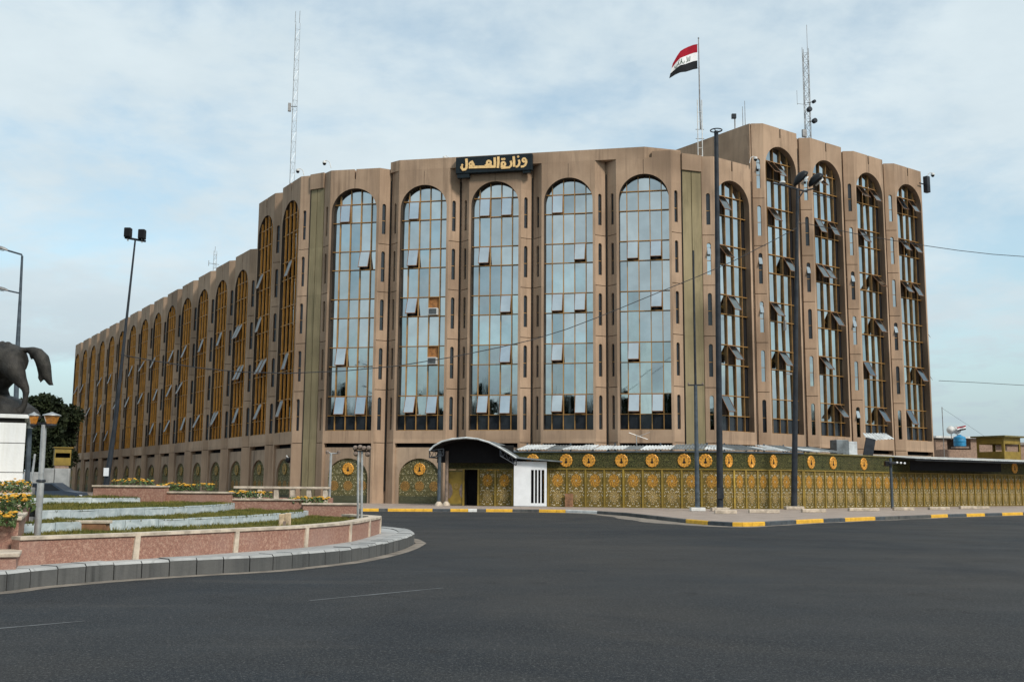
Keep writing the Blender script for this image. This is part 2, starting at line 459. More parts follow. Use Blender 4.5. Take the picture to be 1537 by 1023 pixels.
# ------------------------------------------------------------------ mesh helpers
class MB:
    def __init__(s):
        s.v, s.f, s.mi, s.uv, s.mats, s.sm = [], [], [], [], [], []
        s.T = None

    def mid(s, name):
        if name not in s.mats:
            s.mats.append(name)
        return s.mats.index(name)

    def face(s, pts, mat, uv=None, smooth=False):
        i0 = len(s.v)
        for p in pts:
            p = Vector(p)
            s.v.append(s.T @ p if s.T else p)
        s.f.append(list(range(i0, i0 + len(pts))))
        s.mi.append(s.mid(mat)); s.uv.append(uv); s.sm.append(smooth)

    def idx(s, pts, faces, mat, smooth=False):
        i0 = len(s.v)
        for p in pts:
            p = Vector(p)
            s.v.append(s.T @ p if s.T else p)
        for f in faces:
            s.f.append([i0 + k for k in f])
            s.mi.append(s.mid(mat)); s.uv.append(None); s.sm.append(smooth)

    def box(s, x0, x1, y0, y1, z0, z1, mat):
        p = [(x0, y0, z0), (x1, y0, z0), (x1, y1, z0), (x0, y1, z0), (x0, y0, z1), (x1, y0, z1), (x1, y1, z1), (x0, y1, z1)]
        s.idx(p, [(0, 3, 2, 1), (4, 5, 6, 7), (0, 1, 5, 4), (1, 2, 6, 5), (2, 3, 7, 6), (3, 0, 4, 7)], mat)

    def bbox(s, x0, x1, y0, y1, z0, z1, mat, c=.01):
        """box with chamfered vertical edges and a chamfered top"""
        b = bmesh.new()
        r = bmesh.ops.create_cube(b, size=1)
        for v in b.verts:
            v.co = Vector(((x0 + x1) / 2 + v.co.x * (x1 - x0), (y0 + y1) / 2 + v.co.y * (y1 - y0), (z0 + z1) / 2 + v.co.z * (z1 - z0)))
        bmesh.ops.bevel(b, geom=list(b.edges), offset=c, segments=2, affect='EDGES', profile=.5)
        b.verts.index_update()
        s.idx([v.co.copy() for v in b.verts], [[v.index for v in f.verts] for f in b.faces], mat)
        b.free()

    def prism(s, poly, z0, z1, mat, mat_top=None):
        n = len(poly)
        a = sum(poly[i][0] * poly[(i + 1) % n][1] - poly[(i + 1) % n][0] * poly[i][1] for i in range(n))
        if a < 0:
            poly = poly[::-1]
        lo = [(p[0], p[1], z0) for p in poly]; hi = [(p[0], p[1], z1) for p in poly]
        for i in range(n):
            j = (i + 1) % n
            s.face([lo[i], lo[j], hi[j], hi[i]], mat)
        s.cap([hi], mat_top or mat); s.cap([lo], mat, True)

    def cap(s, loops, mat, flip=False):
        pts = [Vector(p) for l in loops for p in l]
        tr = tessellate_polygon([[Vector(p) for p in l] for l in loops])
        if not tr:
            return
        t0 = tr[0]
        nrm = (pts[t0[1]] - pts[t0[0]]).cross(pts[t0[2]] - pts[t0[0]])
        s.idx(pts, [t[::-1] if flip else t for t in tr], mat)

    def panel(s, outline, holes, y0, y1, mat, mat_in=None):
        """upright panel: outline and holes in (x, z), thick from y0 (front) to y1"""
        for y in (y0, y1):
            s.cap([[(x, y, z) for x, z in l] for l in [outline] + holes], mat)
        for k, l in enumerate([outline] + holes):
            n = len(l)
            for i in range(n):
                a, c = l[i], l[(i + 1) % n]
                s.face([(a[0], y0, a[1]), (c[0], y0, c[1]), (c[0], y1, c[1]), (a[0], y1, a[1])], mat_in if (k and mat_in) else mat)

    def tube(s, pts, r, mat, n=8, caps=True):
        pts = [Vector(p) for p in pts]
        rs = r if isinstance(r, (list, tuple)) else [r] * len(pts)
        rings = []
        prev = None
        for i, p in enumerate(pts):
            d = (pts[min(i + 1, len(pts) - 1)] - pts[max(i - 1, 0)]).normalized()
            if prev is None:
                a = d.orthogonal().normalized()
            else:
                a = (prev - d * prev.dot(d)).normalized()
            prev = a
            b_ = d.cross(a)
            rings.append([p + (a * math.cos(2 * math.pi * k / n) + b_ * math.sin(2 * math.pi * k / n)) * rs[i] for k in range(n)])
        vs = [q for rg in rings for q in rg]
        fs = []
        for i in range(len(pts) - 1):
            for k in range(n):
                fs.append((i * n + k, i * n + (k + 1) % n, (i + 1) * n + (k + 1) % n, (i + 1) * n + k))
        if caps:
            fs.append(tuple(range(n))[::-1]); fs.append(tuple((len(pts) - 1) * n + k for k in range(n)))
        s.idx(vs, fs, mat, True)

    def lathe(s, prof, mat, n=24, c=(0, 0, 0), axis='z', lobes=0, amp=0.0):
        vs, fs = [], []
        for r, h in prof:
            for k in range(n):
                t = 2 * math.pi * k / n
                rr = r * (1 + amp * math.cos(lobes * t)) if lobes else r
                if axis == 'z':
                    vs.append((c[0] + rr * math.cos(t), c[1] + rr * math.sin(t), c[2] + h))
                else:
                    vs.append((c[0] + rr * math.cos(t), c[1] - h, c[2] + rr * math.sin(t)))
        for i in range(len(prof) - 1):
            for k in range(n):
                fs.append((i * n + k, i * n + (k + 1) % n, (i + 1) * n + (k + 1) % n, (i + 1) * n + k))
        fs.append(tuple((len(prof) - 1) * n + k for k in range(n)))
        fs.append(tuple(range(n))[::-1])
        s.idx(vs, fs, mat, True)

    def uvquad(s, p0, p1, p2, p3, mat):
        s.face([p0, p1, p2, p3], mat, [(0, 0), (1, 0), (1, 1), (0, 1)])

    def mesh(s, name):
        me = bpy.data.meshes.new(name)
        me.from_pydata([tuple(p) for p in s.v], [], s.f)
        for n in s.mats:
            me.materials.append(MATS[n])
        me.polygons.foreach_set('material_index', s.mi)
        me.polygons.foreach_set('use_smooth', s.sm)
        if any(s.uv):
            ul = me.uv_layers.new(name='UVMap')
            for p, uv in zip(me.polygons, s.uv):
                if uv:
                    for li, q in zip(p.loop_indices, uv):
                        ul.data[li].uv = q
        me.validate()
        b = bmesh.new(); b.from_mesh(me)
        bmesh.ops.remove_doubles(b, verts=b.verts, dist=1e-5)
        bmesh.ops.recalc_face_normals(b, faces=b.faces)
        b.to_mesh(me); b.free()
        if any(s.sm):
            me.set_sharp_from_angle(angle=R(40))
        return me

    def obj(s, name, parent=None):
        o = bpy.data.objects.new(name, s.mesh(name))
        COL.objects.link(o)
        if parent is not None:
            o.parent = parent
        return o


def tag(o, label, cat, group=None, kind=None):
    if label: o['label'] = label
    if cat: o['category'] = cat
    if group: o['group'] = group
    if kind: o['kind'] = kind
    return o


def struct(o):
    o['kind'] = 'structure'
    return o


def empty(name, loc, rz, label, cat, group=None):
    o = bpy.data.objects.new(name, None)
    COL.objects.link(o)
    o.location = loc
    o.rotation_euler = (0, 0, rz)
    o.empty_display_size = .3
    return tag(o, label, cat, group)


def copy_to(src, parent, loc=None, rot=None, scale=None):
    o = src.copy()
    COL.objects.link(o)
    o.parent = parent
    if loc is not None: o.location = loc
    if rot is not None: o.rotation_euler = rot
    if scale is not None: o.scale = scale
    return o


# ================================================================== GROUND
mb = MB()
mb.face([(-1500, -1500, -.012), (1500, -1500, -.012), (1500, 1500, -.012), (-1500, 1500, -.012)], 'dirt')
struct(mb.obj('ground'))

kp = [(523, 767), (640, 767.4), (780, 768.2), (850, 769), (894, 770.6), (940, 774), (978, 778.4), (1029, 784.6), (1066, 787.8), (1105, 790), (1128, 789.8),
      (1151, 788.6), (1192, 786), (1232, 784), (1311, 780.5), (1424, 775.9), (1537, 772.6)]
KL = [gp(x, y) for x, y in kp]
d_end = (KL[-1] - KL[-3]).normalized()
KL = [Vector((-95, 190, 0)), Vector((-45, 107, 0)), Vector((-23, 72, 0)), Vector((-19, 64, 0)), Vector((-15, 60.5, 0))] + KL + [KL[-1] + d_end * 40, KL[-1] + d_end * 120]
# road
mb = MB()
mb.cap([[(-420, -260, 0), (420, -260, 0), (KL[-1].x, KL[-1].y + 2, 0)] + [(p.x, p.y + .05, 0) for p in KL[::-1]] + [(-420, 190, 0)]], 'asphalt')
struct(mb.obj('road'))
# pavement top
mb = MB()
mb.prism([(p.x, p.y + .16) for p in KL] + [(160, 240), (-60, 240)], -.01, .15, 'paver')
struct(mb.obj('pavement'))


def strip(line, off0, off1):
    """two offset polylines (to the left normal of the direction)"""
    a, c = [], []
    for i, p in enumerate(line):
        t = (line[min(i + 1, len(line) - 1)] - line[max(i - 1, 0)])
        t.z = 0
        t.normalize()
        n = Vector((-t.y, t.x, 0))
        a.append(p + n * off0); c.append(p + n * off1)
    return a, c


def resample(line, step):
    out = [line[0].copy()]
    acc = 0.0
    for a, c in zip(line[:-1], line[1:]):
        L = (c - a).length
        t = step - acc
        while t < L:
            out.append(a.lerp(c, t / L)); t += step
        acc = L - (t - step)
    out.append(line[-1].copy())
    return out


# kerb stones, painted by place
mb = MB()
RL = resample(KL, .5)
A_, B_ = strip(RL, 0, .165)
yell = [(580, 643), (672, 703), (731, 770), (805, 850), (1029, 1066), (1106, 1151), (1192, 1233), (1271, 1311), (1396, 1424), (1451, 1479), (1506, 1534), (540, 571)]
whit = [(703, 712), (850, 897)]


def project(P):
    d = P - Vector((0, 0, CAMH))
    z = d.dot(FWD)
    return CX + FPX * d.dot(RT) / z, CY - FPX * d.dot(UP) / z


for i in range(len(RL) - 1):
    mid = (RL[i] + RL[i + 1]) / 2
    px, py = project(mid + Vector((0, 0, .08)))
    mat = 'black_paint' if px > 640 else 'kerb_face'
    if 1330 < px < 1395 or 700 < px < 731 or 770 < px < 805 or 897 < px < 1029:
        mat = 'kerb_face'
    for a, c in yell:
        if a <= px <= c and mid.y > 0: mat = 'yellow_paint'
    for a, c in whit:
        if a <= px <= c: mat = 'dirty_white'
    g_ = .006
    d = (RL[i + 1] - RL[i]).normalized() * g_
    p0, p1, q0, q1 = A_[i] + d, A_[i + 1] - d, B_[i] + d, B_[i + 1] - d
    up = Vector((0, 0, .165)); ch = Vector((0, 0, .14))
    e0, e1 = p0.lerp(q0, .15) + up, p1.lerp(q1, .15) + up
    mb.face([p0, p1, p1 + ch, p0 + ch], mat); mb.face([p0 + ch, p1 + ch, e1, e0], mat)
    mb.face([e0, e1, q1 + up, q0 + up], mat)
    mb.face([p0, p0 + ch, e0, q0 + up, q0], mat); mb.face([p1, p1 + ch, e1, q1 + up, q1], mat)
struct(mb.obj('kerb'))
# dusty gutter strip
mb = MB()
seg = [p for p in RL if 20 < p.y < 90]
for i in range(len(seg) - 1):
    pass
a, c = strip(seg, -.02, -.02)
wd = [(.35 + .5 * math.exp(-((project(p)[0] - 1000) / 90) ** 2) * 2.2 + .1 * math.sin(i * .7)) for i, p in enumerate(seg)]
outp = [strip(seg, -w_, 0)[0][i] for i, w_ in enumerate(wd)]
for i in range(len(seg) - 1):
    z = Vector((0, 0, .004))
    mb.face([a[i] + z, a[i + 1] + z, outp[i + 1] + z, outp[i] + z], 'dust_edge')
struct(mb.obj('road_dust'))
# faint lane lines
mb = MB()
for (x0, y0, x1, y1) in [(465, 900.5, 665, 881.5), (-40, 945.5, 128, 931)]:
    a, c = gp(x0, y0, .004), gp(x1, y1, .004)
    n = Vector((-(c - a).y, (c - a).x, 0)).normalized() * .035
    mb.face([a - n, c - n * .6, c + n * .6, a + n], 'faded_line')
struct(mb.obj('road_marking'))

# ================================================================== MINISTRY BUILDING
ZB, HA, ST = 5.25, 17.8, 3.55          # glass sill, glass height to arch crown, storey
RA = 1.73                               # arch radius
WM, CHW, CHD = 1.90, .66, .54           # half main face, chamfer projected width and depth
GD = .52                                # glass depth
A_F, A_L, A_R = R(-11.26), R(-57.08), R(35.57)


def along(ox, oy, ang, t):
    return Vector((ox + t * math.cos(ang), oy + t * math.sin(ang), 0))


bays = []                               # position, angle, storeys, facade
for i in range(5):
    bays.append((along(-1.295, 72.157, A_F, (i - 2) * 5.287), A_F, 5, 'front', i))
for i in range(5):
    t = 0 if i == 0 else 5.322 + (i - 1) * 5.373
    bays.append((along(15.611, 71.676, A_R, t), A_R, 5 if i == 0 else 6, 'right', i))
for i in range(16):
    bays.append((along(-17.097, 77.752, A_L, -i * 5.525), A_L, 5 if i < 2 else 4, 'left', i))

bld = empty('ministry_building', (0, 74, 0), 0, 'brown concrete ministry building with tall arched bays of reflective glass', 'building')
BM = Matrix.Translation((0, -74, 0))


def bpart(mb, name, parent=None, loc=(0, 0, 0), rz=0):
    """part of the building given in world coordinates"""
    o = mb.obj(name)
    o.parent = parent or bld
    if not parent:
        o.location = Vector(loc) - Vector((0, 74, 0))
        o.rotation_euler = (0, 0, rz)
    return o


def arch_loop(r, z0, zc, n=22):
    return [(-r, z0), (r, z0)] + [(r * math.cos(math.pi * k / n), zc + r * math.sin(math.pi * k / n)) for k in range(n + 1)]


def hopper_rows(n):
    return [(1.09 + ST * k, 2.48 + ST * k) for k in range(n)]


GATE = [(-1.5, .15), (1.5, .15)] + [(1.5 * math.cos(math.pi * k / 18), 1.95 + 1.35 * math.sin(math.pi * k / 18)) for k in range(19)]


def slit_loop(cx, z0, z1, r=.14):
    n = 8
    return [(cx - r, z0), (cx + r, z0)] + [(cx + r * math.cos(math.pi * k / n), z1 - r + r * math.sin(math.pi * k / n)) for k in range(n + 1)]


def slit_z(n):
    return [(ZB + .12 + ST * k if k else ZB + .05, ZB + 2.38 + ST * k) for k in range(n)]


CHL = math.hypot(CHW, CHD)


def chamfer_T(side):
    # local frame whose x runs along the chamfer face (outward from the main face), y into the wall
    if side > 0:
        ux = Vector((CHW / CHL, CHD / CHL, 0)); o = Vector((WM, 0, 0))
    else:
        ux = Vector((CHW / CHL, -CHD / CHL, 0)); o = Vector((-WM - CHW, CHD, 0))
    uy = Vector((-ux.y, ux.x, 0))
    M = Matrix.Identity(4)
    for i in range(3):
        M[i][0], M[i][1], M[i][2], M[i][3] = ux[i], uy[i], (0, 0, 1)[i], o[i]
    return M


def bay_mesh(n, top, joint, rev='reveal_shaded'):
    H = HA + (n - 5) * ST
    mb = MB()
    zl = 4.42
    out = [(-WM, 0), (-1.76, 0), (-1.76, zl), (1.76, zl), (1.76, 0), (WM, 0), (WM, top)]
    if joint:
        out += [(.07, top), (.07, top - .75), (-.07, top - .75), (-.07, top)]
    out += [(-WM, top)]
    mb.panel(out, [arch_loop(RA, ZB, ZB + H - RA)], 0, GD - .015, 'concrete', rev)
    # thin sill line and joint shadow above the crown
    mb.box(-1.76, 1.76, -.03, .2, zl - .06, zl - .004, 'concrete')
    mb.box(-.012, .012, -.004, .05, ZB + H + .02, top - (.78 if joint else .1), 'dark_recess')
    # ground storey wall with gate opening
    mb.panel([(-1.757, 0), (1.757, 0), (1.757, 4.07), (-1.757, 4.07)], [GATE], .16, .45, 'concrete_ground')
    mb.box(-1.75, 1.75, .46, .5, 3.9, 4.6, 'dark')
    # chamfered piers, one panel per storey
    lev = [0, 4.42] + [ZB + 2.95 + ST * k for k in range(n - 1)] + [top]
    sz = slit_z(n)
    for side in (-1, 1):
        mb.T = chamfer_T(side)
        for a, c in zip(lev[:-1], lev[1:]):
            hs = [slit_loop(CHL * (.52 if side < 0 else .48), z0, z1) for z0, z1 in sz if z0 > a and z1 < c]
            z1_ = c - (.045 if c != top else 0)
            mb.panel([(.003, a), (CHL, a), (CHL, z1_), (.003, z1_)], hs, 0, .18, 'concrete')
        mb.T = None
        # recess behind the joints and groove beside the pier
        x0, x1 = (WM, WM + CHW + .12) if side > 0 else (-WM - CHW - .12, -WM)
        mb.box(x0 + .01, x1, CHD + .12, CHD + .17, 0, top - .02, 'concrete')
    # drain pipe in the groove
    mb.tube([(WM + CHW + .06, CHD + .03, 1.0), (WM + CHW + .06, CHD + .03, top - .9)], .045, 'dark_recess', 6)
    return mb.mesh('facade_bay')


TOP5 = ZB + HA + 1.5
BAND0 = ZB + HA + 1.15
BAND1 = ZB + HA + 1.95
bm_cache = {}


def get_bay(n, top, joint, rev):
    k = (n, top, joint, rev)
    if k not in bm_cache:
        bm_cache[k] = bay_mesh(n, top, joint, rev)
    return bm_cache[k]


open_map = {
    ('front', 0): [(4, 0), (3, 2), (1, 0), (0, 0), (0, 2)],
    ('front', 1): [(4, 0), (3, 0), (2, 0), (0, 0), (0, 2)],
    ('front', 2): [(4, 0), (4, 2), (3, 0), (2, 2), (1, 2), (0, 0), (0, 2)],
    ('front', 3): [(4, 0), (3, 2), (2, 0), (2, 2), (1, 0), (0, 0), (0, 2)],
    ('front', 4): [(3, 0), (3, 2), (2, 2), (1, 0), (0, 0), (0, 2)],
    ('right', 0): [(4, 0), (3, 0), (2, 1), (1, 1), (0, 0)],
    ('right', 1): [(5, 0), (5, 1), (4, 0), (3, 2), (2, 0), (1, 1)],
    ('right', 2): [(5, 0), (4, 0), (4, 2), (3, 0), (3, 1), (2, 2), (1, 0), (0, 2)],
    ('right', 3): [(5, 0), (5, 2), (4, 0), (3, 2), (2, 2), (1, 0), (0, 2)],
    ('right', 4): [(5, 0), (5, 2), (4, 0), (4, 2), (3, 0), (3, 2), (1, 2), (0, 0)],
}
COLX = [-1.2, -.4, .4, 1.2]
rnd = random.Random(11)


def frame_mesh(n, gm='gold_frame'):
    H = HA + (n - 5) * ST
    mb = MB()
    hr = hopper_rows(n)
    zs = [0.03] + [z for r_ in hr for z in r_]
    for x in COLX:
        zt = ZB + H - RA + math.sqrt(RA * RA - x * x) + .1
        mb.box(x - .024, x + .024, GD - (.44 if gm == 'gold_sunlit' else .14), GD - (.29 if gm == 'gold_sunlit' else .003), ZB, zt, gm)
    for z in zs:
        hw = RA + .03
        mb.box(-hw, hw, (GD - .40 if gm == 'gold_sunlit' else GD - .125), (GD - .34 if gm == 'gold_sunlit' else GD - .008), ZB + z - .024, ZB + z + .024, 'gold_frame')
    return mb.mesh('window_frame')


fr_cache = {}
slit_n = 0
slit_rest = MB()
sash_me = None
mbs = MB()
mbs.box(-.37, .37, -.012, .006, -1.33, 0, 'sash_glass')
for (x0, x1, z0, z1) in [(-.38, -.345, -1.34, 0), (.345, .38, -1.34, 0), (-.345, .345, -1.34, -1.30), (-.345, .345, -.035, 0)]:
    mbs.box(x0, x1, -.03, .02, z0, z1, 'rust')
sash_me = mbs.mesh('window_sash')
sash_dull = sash_me.copy(); sash_dull.materials[0] = MATS['sash_dull']
sash_grey = sash_me.copy(); sash_grey.materials[0] = MATS['sash_grey']


def link(me, name, parent, loc=(0, 0, 0), rot=(0, 0, 0)):
    o = bpy.data.objects.new(name, me)
    COL.objects.link(o)
    o.parent = parent
    o.location = loc
    o.rotation_euler = rot
    return o


mg = MB()
mg.cap([[(x, .30, z) for x, z in GATE]], 'ornate_gate')
gate_me = mg.mesh('arched_gate')
ul = gate_me.uv_layers.new(name='UVMap')
for lp in gate_me.loops:
    c = gate_me.vertices[lp.vertex_index].co
    ul.data[lp.index].uv = ((c.x + 1.5) / 3.0, (c.z - .15) / 3.15)


def medallion_mb(r, mat='gold', c=(0, 0, 0)):
    mb = MB()
    mb.lathe([(r, 0), (r, .03), (r * .93, .05), (r * .8, .04), (r * .76, .03), (r * .70, .045), (r * .6, .03), (r * .57, .03)], mat, 40, c, 'y', 12, .05)
    # ring of beads
    for k in range(12):
        t = 2 * math.pi * k / 12
        mb.lathe([(r * .12, .03), (r * .10, .055), (r * .04, .065)], mat, 8, (c[0] + r * .85 * math.cos(t), c[1], c[2] + r * .85 * math.sin(t)), 'y')
    # dark bird-shaped emblem on the disc
    e = [(0, .46), (.13, .2), (.10, -.04), (.30, -.26), (.16, -.42), (-.16, -.42), (-.30, -.26), (-.10, -.04), (-.13, .2)]
    mb.panel([(c[0] + x * r * .85, c[2] + z * r) for x, z in e], [], c[1] - .038, c[1] - .025, 'dark_recess')
    for k in range(10):
        t = 2 * math.pi * (k + .5) / 10
        cx_, cz_ = c[0] + .70 * r * math.cos(t), c[2] + .70 * r * math.sin(t)
        ux_, uz_ = math.cos(t), math.sin(t)
        q_ = [(cx_ + ux_ * a_ * r - uz_ * b_ * r, cz_ + uz_ * a_ * r + ux_ * b_ * r) for a_, b_ in ((-.10, 0), (0, -.055), (.10, 0), (0, .055))]
        mb.panel(q_, [], c[1] - .05, c[1] - .03, 'rust')
    return mb


med_small = medallion_mb(.42, 'gold', (0, .26, 2.55)).mesh('medallion')
med_dull = medallion_mb(.42, 'gold_dull', (0, .26, 2.55)).mesh('medallion')
slit_g = MB()
for bi, (pos, ang, n, fac, i) in enumerate(bays):
    H = HA + (n - 5) * ST
    banded = fac == 'front' and i >= 1
    top = BAND0 if banded else ZB + H + 1.45
    joint = not banded
    me = get_bay(n, round(top, 4), joint, 'reveal_lit' if fac == 'right' else 'reveal_shaded')
    loc = pos - Vector((0, 74, 0))
    wb = link(me, 'facade_bay', bld, loc, (0, 0, ang))
    # window: panes with slight individual tilt
    mb = MB()
    hr = hopper_rows(n)
    zs = [0.0] + [z for r_ in hr for z in r_] + [H + .05]
    xs = [-RA - .03] + COLX + [RA + .03]
    op = open_map.get((fac, i))
    if op is None:
        op = []
        for k in range(n - 1):
            if rnd.random() < .72: op.append((k, rnd.choice([0, 1, 2])))
            if rnd.random() < .35: op.append((k, rnd.choice([0, 1, 2])))
        op = list(set(op))
    special = {('front', 1): [(2, 2), (1, 2)]}.get((fac, i), [])
    for a in range(len(zs) - 1):
        for c in range(5):
            row = (a - 1) // 2 if a % 2 == 1 else -1
            isop = (row, c - 1) in op
            z0, z1 = ZB + zs[a], ZB + zs[a + 1]
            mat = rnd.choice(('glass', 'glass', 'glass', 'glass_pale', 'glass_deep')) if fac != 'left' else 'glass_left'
            if fac == 'left' and a == len(zs) - 2: mat = 'glass_dark'  # near-black top panes paint the shade under the left-wing arches
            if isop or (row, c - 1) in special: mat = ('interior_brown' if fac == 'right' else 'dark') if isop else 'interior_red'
            if a == 0: mat = 'glass_dark'
            if fac == 'right' and c == 4 and a % 2 == 0 and a < len(zs) - 2: mat = 'dark'
            tx, tz = rnd.uniform(-1, 1) * R(1.0), rnd.uniform(-1, 1) * R(.7)
            xm, zm = (xs[c] + xs[c + 1]) / 2, (z0 + z1) / 2
            P_ = [(x, GD + .004 + (0.08 if isop else 0) + tz * (x - xm) + tx * (z - zm), z) for x, z in ((xs[c], z0), (xs[c + 1], z0), (xs[c + 1], z1), (xs[c], z1))]
            mb.face(P_, mat)
    win = link(mb.mesh('arched_window'), 'arched_window', bld, loc, (0, 0, ang))
    fk = (n, fac)
    if fk not in fr_cache: fr_cache[fk] = frame_mesh(n, {'left': 'gold_sunlit', 'right': 'gold_shaded', 'front': 'gold_frame'}[fac])
    link(fr_cache[fk], 'window_frame', win)
    for (k, c) in op:
        if k >= n: continue
        z1 = ZB + hr[k][1] - .03
        if c == 0 and k == n - 1 and math.sqrt(max(0, RA * RA - max(0, z1 - (ZB + H - RA)) ** 2)) < 1.2: pass
        tilt = R(rnd.uniform(14, 26)) if fac == 'front' else R(rnd.uniform(28, 42)) if fac == 'right' else R(rnd.uniform(15, 26))
        if fac == 'front' and k == 4: tilt = R(7)
        link(sash_me if fac == 'front' else sash_dull if fac == 'right' else sash_grey, 'window_sash', win, (COLX[c] + .4, GD - (.36 if fac == 'left' else .12), z1), (-tilt, 0, 0))
    if special:
        for (k, c) in special:
            am = MB()
            z0 = ZB + hr[k][0] + .04
            am.bbox(-.34, .34, -.28, .4, 0, .5, 'dirty_white', .02)
            am.panel([(-.29, .05), (.29, .05), (.29, .45), (-.29, .45)], [], -.295, -.28, 'sheet_grey')
            for q in range(6):
                am.box(-.27, .27, -.305, -.296, .08 + q * .06, .10 + q * .06, 'dark_recess')
            link(am.mesh('air_conditioner'), 'air_conditioner', win, (COLX[c] + .4, GD - .2, z0))
    gt = link(gate_me, 'arched_gate', bld, loc, (0, 0, ang))
    link(med_dull if fac == 'left' else med_small, 'medallion', gt)
    # slit windows behind the pier openings
    for side in (-1, 1):
        T = chamfer_T(side)
        xc = CHL * (.52 if side < 0 else .48)
        for (z0, z1) in slit_z(n):
            vis = fac == 'front' or (fac == 'right' and side < 0)
            t_ = MB() if vis else slit_rest
            W_ = Matrix.Translation(loc) @ Matrix.Rotation(ang, 4, 'Z') @ T
            t_.T = W_
            t_.face([(xc - .16, .13, z0 - .02), (xc + .16, .13, z0 - .02), (xc + .16, .13, z1 + .02), (xc - .16, .13, z1 + .02)], 'glass_dark' if fac != 'right' or rnd.random() < .3 else 'glass')
            zt = z0 + (z1 - z0) * .45
            t_.box(xc - .15, xc + .15, .10, .128, zt - .02, zt + .02, 'gold_frame')
            if fac == 'right' and rnd.random() < .35:
                zm = z1 - .3
                t_.face([(xc - .12, .11, zm), (xc + .12, .11, zm), (xc + .12, -.2, zm - .55), (xc - .12, -.2, zm - .55)], 'sash_glass')
            if vis:
                slit_n += 1
                o = t_.obj('slit_window'); o.parent = bld
o = slit_rest.obj('slit_window'); o.parent = bld; o['kind'] = 'stuff'

# core volumes and roofs --------------------------------------------------


def loc_pt(b, x, y):
    pos, ang = b[0], b[1]
    return Vector((pos.x + x * math.cos(ang) - y * math.sin(ang), pos.y + x * math.sin(ang) + y * math.cos(ang), 0))


F, RR, LL = bays[0:5], bays[5:10], bays[10:26]
E_ = WM + CHW + .12
yb = .72
ft_l, ft_r = loc_pt(F[0], -E_, yb), loc_pt(F[4], E_, yb)
r0_l, r0_r = loc_pt(RR[0], -E_, yb), loc_pt(RR[0], E_, yb)
r1_l, r4_r = loc_pt(RR[1], -E_, yb), loc_pt(RR[4], E_, yb)
l0_r, l1_l = loc_pt(LL[0], E_, yb), loc_pt(LL[1], -E_, yb)
l2_r, l15_l = loc_pt(LL[2], E_, yb), loc_pt(LL[15], -E_, yb)
nF = Vector((-math.sin(A_F), math.cos(A_F), 0)); nL = Vector((-math.sin(A_L), math.cos(A_L), 0)); nR = Vector((-math.sin(A_R), math.cos(A_R), 0))
D = 16
rz5 = ZB + HA + .7


def core(poly, z1, name):
    mb = MB()
    mb.prism([(p.x, p.y - 74) for p in poly], 0, z1, 'concrete', 'roof')
    o = mb.obj(name); o.parent = bld
    return o


core([l1_l, l0_r, ft_l, ft_r, r0_l, r0_r, r0_r + nR * D, ft_r + nF * D * 1.1, ft_l + nF * D * 1.1, l1_l + nL * D], rz5, 'main_block')
core([l15_l, l2_r, l2_r + nL * D, l15_l + nL * D], rz5 - ST, 'rear_wing')
core([r1_l + nR * .01, r4_r, r4_r + nR * 20, r1_l + nR * 20], rz5 + ST, 'tower_block')
# end walls that rise to the parapet
def wallbox(a, c, th, z0, z1, mat='concrete'):
    mb = MB(); mb.T = BM
    t = (c - a).normalized(); n_ = Vector((-t.y, t.x, 0)) * th
    mb.prism([(p.x, p.y) for p in (a, c, c + n_, a + n_)], z0, z1, mat)
    o = mb.obj('flank_wall'); o.parent = bld


tp6 = ZB + HA + ST + 1.45
wallbox(r1_l + nR * 20, loc_pt(RR[1], -E_ + .02, .62), .3, .0, tp6)       # left flank of the taller block
wallbox(loc_pt(RR[4], E_ + .02, .62), r4_r + nR * 20, .3, .0, tp6)
wallbox(l1_l + nL * D, loc_pt(LL[1], -E_ + .02, .62), .3, .0, TOP5)        # flank where the wing steps down
wallbox(loc_pt(LL[15], -E_ - .3, .3) + nL * D, loc_pt(LL[15], -E_ - .3, .3), .3, .0, TOP5 - ST)

# rear parapets close the roofs
for (a, c, z0, z1) in [(ft_r + nF * D, ft_l + nF * D, rz5 - .1, TOP5), (r4_r + nR * 19.6, r1_l + nR * 19.6, rz5 + ST - .1, tp6)]:
    wallbox(a, c, .3, z0, z1)
# recessed corner piers with the greenish stain
for a, c, name in ((loc_pt(F[4], WM + CHW + .05, CHD), loc_pt(RR[0], -WM - CHW - .05, CHD), 'corner_pier'), (loc_pt(LL[0], WM + CHW + .05, CHD), loc_pt(F[0], -WM - CHW - .05, CHD), 'corner_pier')):
    mb = MB(); mb.T = BM
    t = (c - a).normalized(); n_ = Vector((-t.y, t.x, 0))
    mid = (a + c) / 2
    for p, q in ((a, mid - t * .025), (mid + t * .025, c)):
        mb.prism([(v.x, v.y) for v in (p, q, q + n_ * .5, p + n_ * .5)], 0, TOP5 - 1.2, 'concrete_green')
    mb.prism([(v.x, v.y) for v in (mid - t * .03 + n_ * .08, mid + t * .03 + n_ * .08, mid + t * .03 + n_ * .4, mid - t * .03 + n_ * .4)], 0, TOP5 - 1.2, 'dark_recess')
    a2, c2 = a - n_ * .12, c - n_ * .12
    mb.prism([(v.x, v.y) for v in (a2, c2, c2 + n_ * .7, a2 + n_ * .7)], TOP5 - 1.195, TOP5 - .02, 'concrete')
    o = mb.obj(name); o.parent = bld
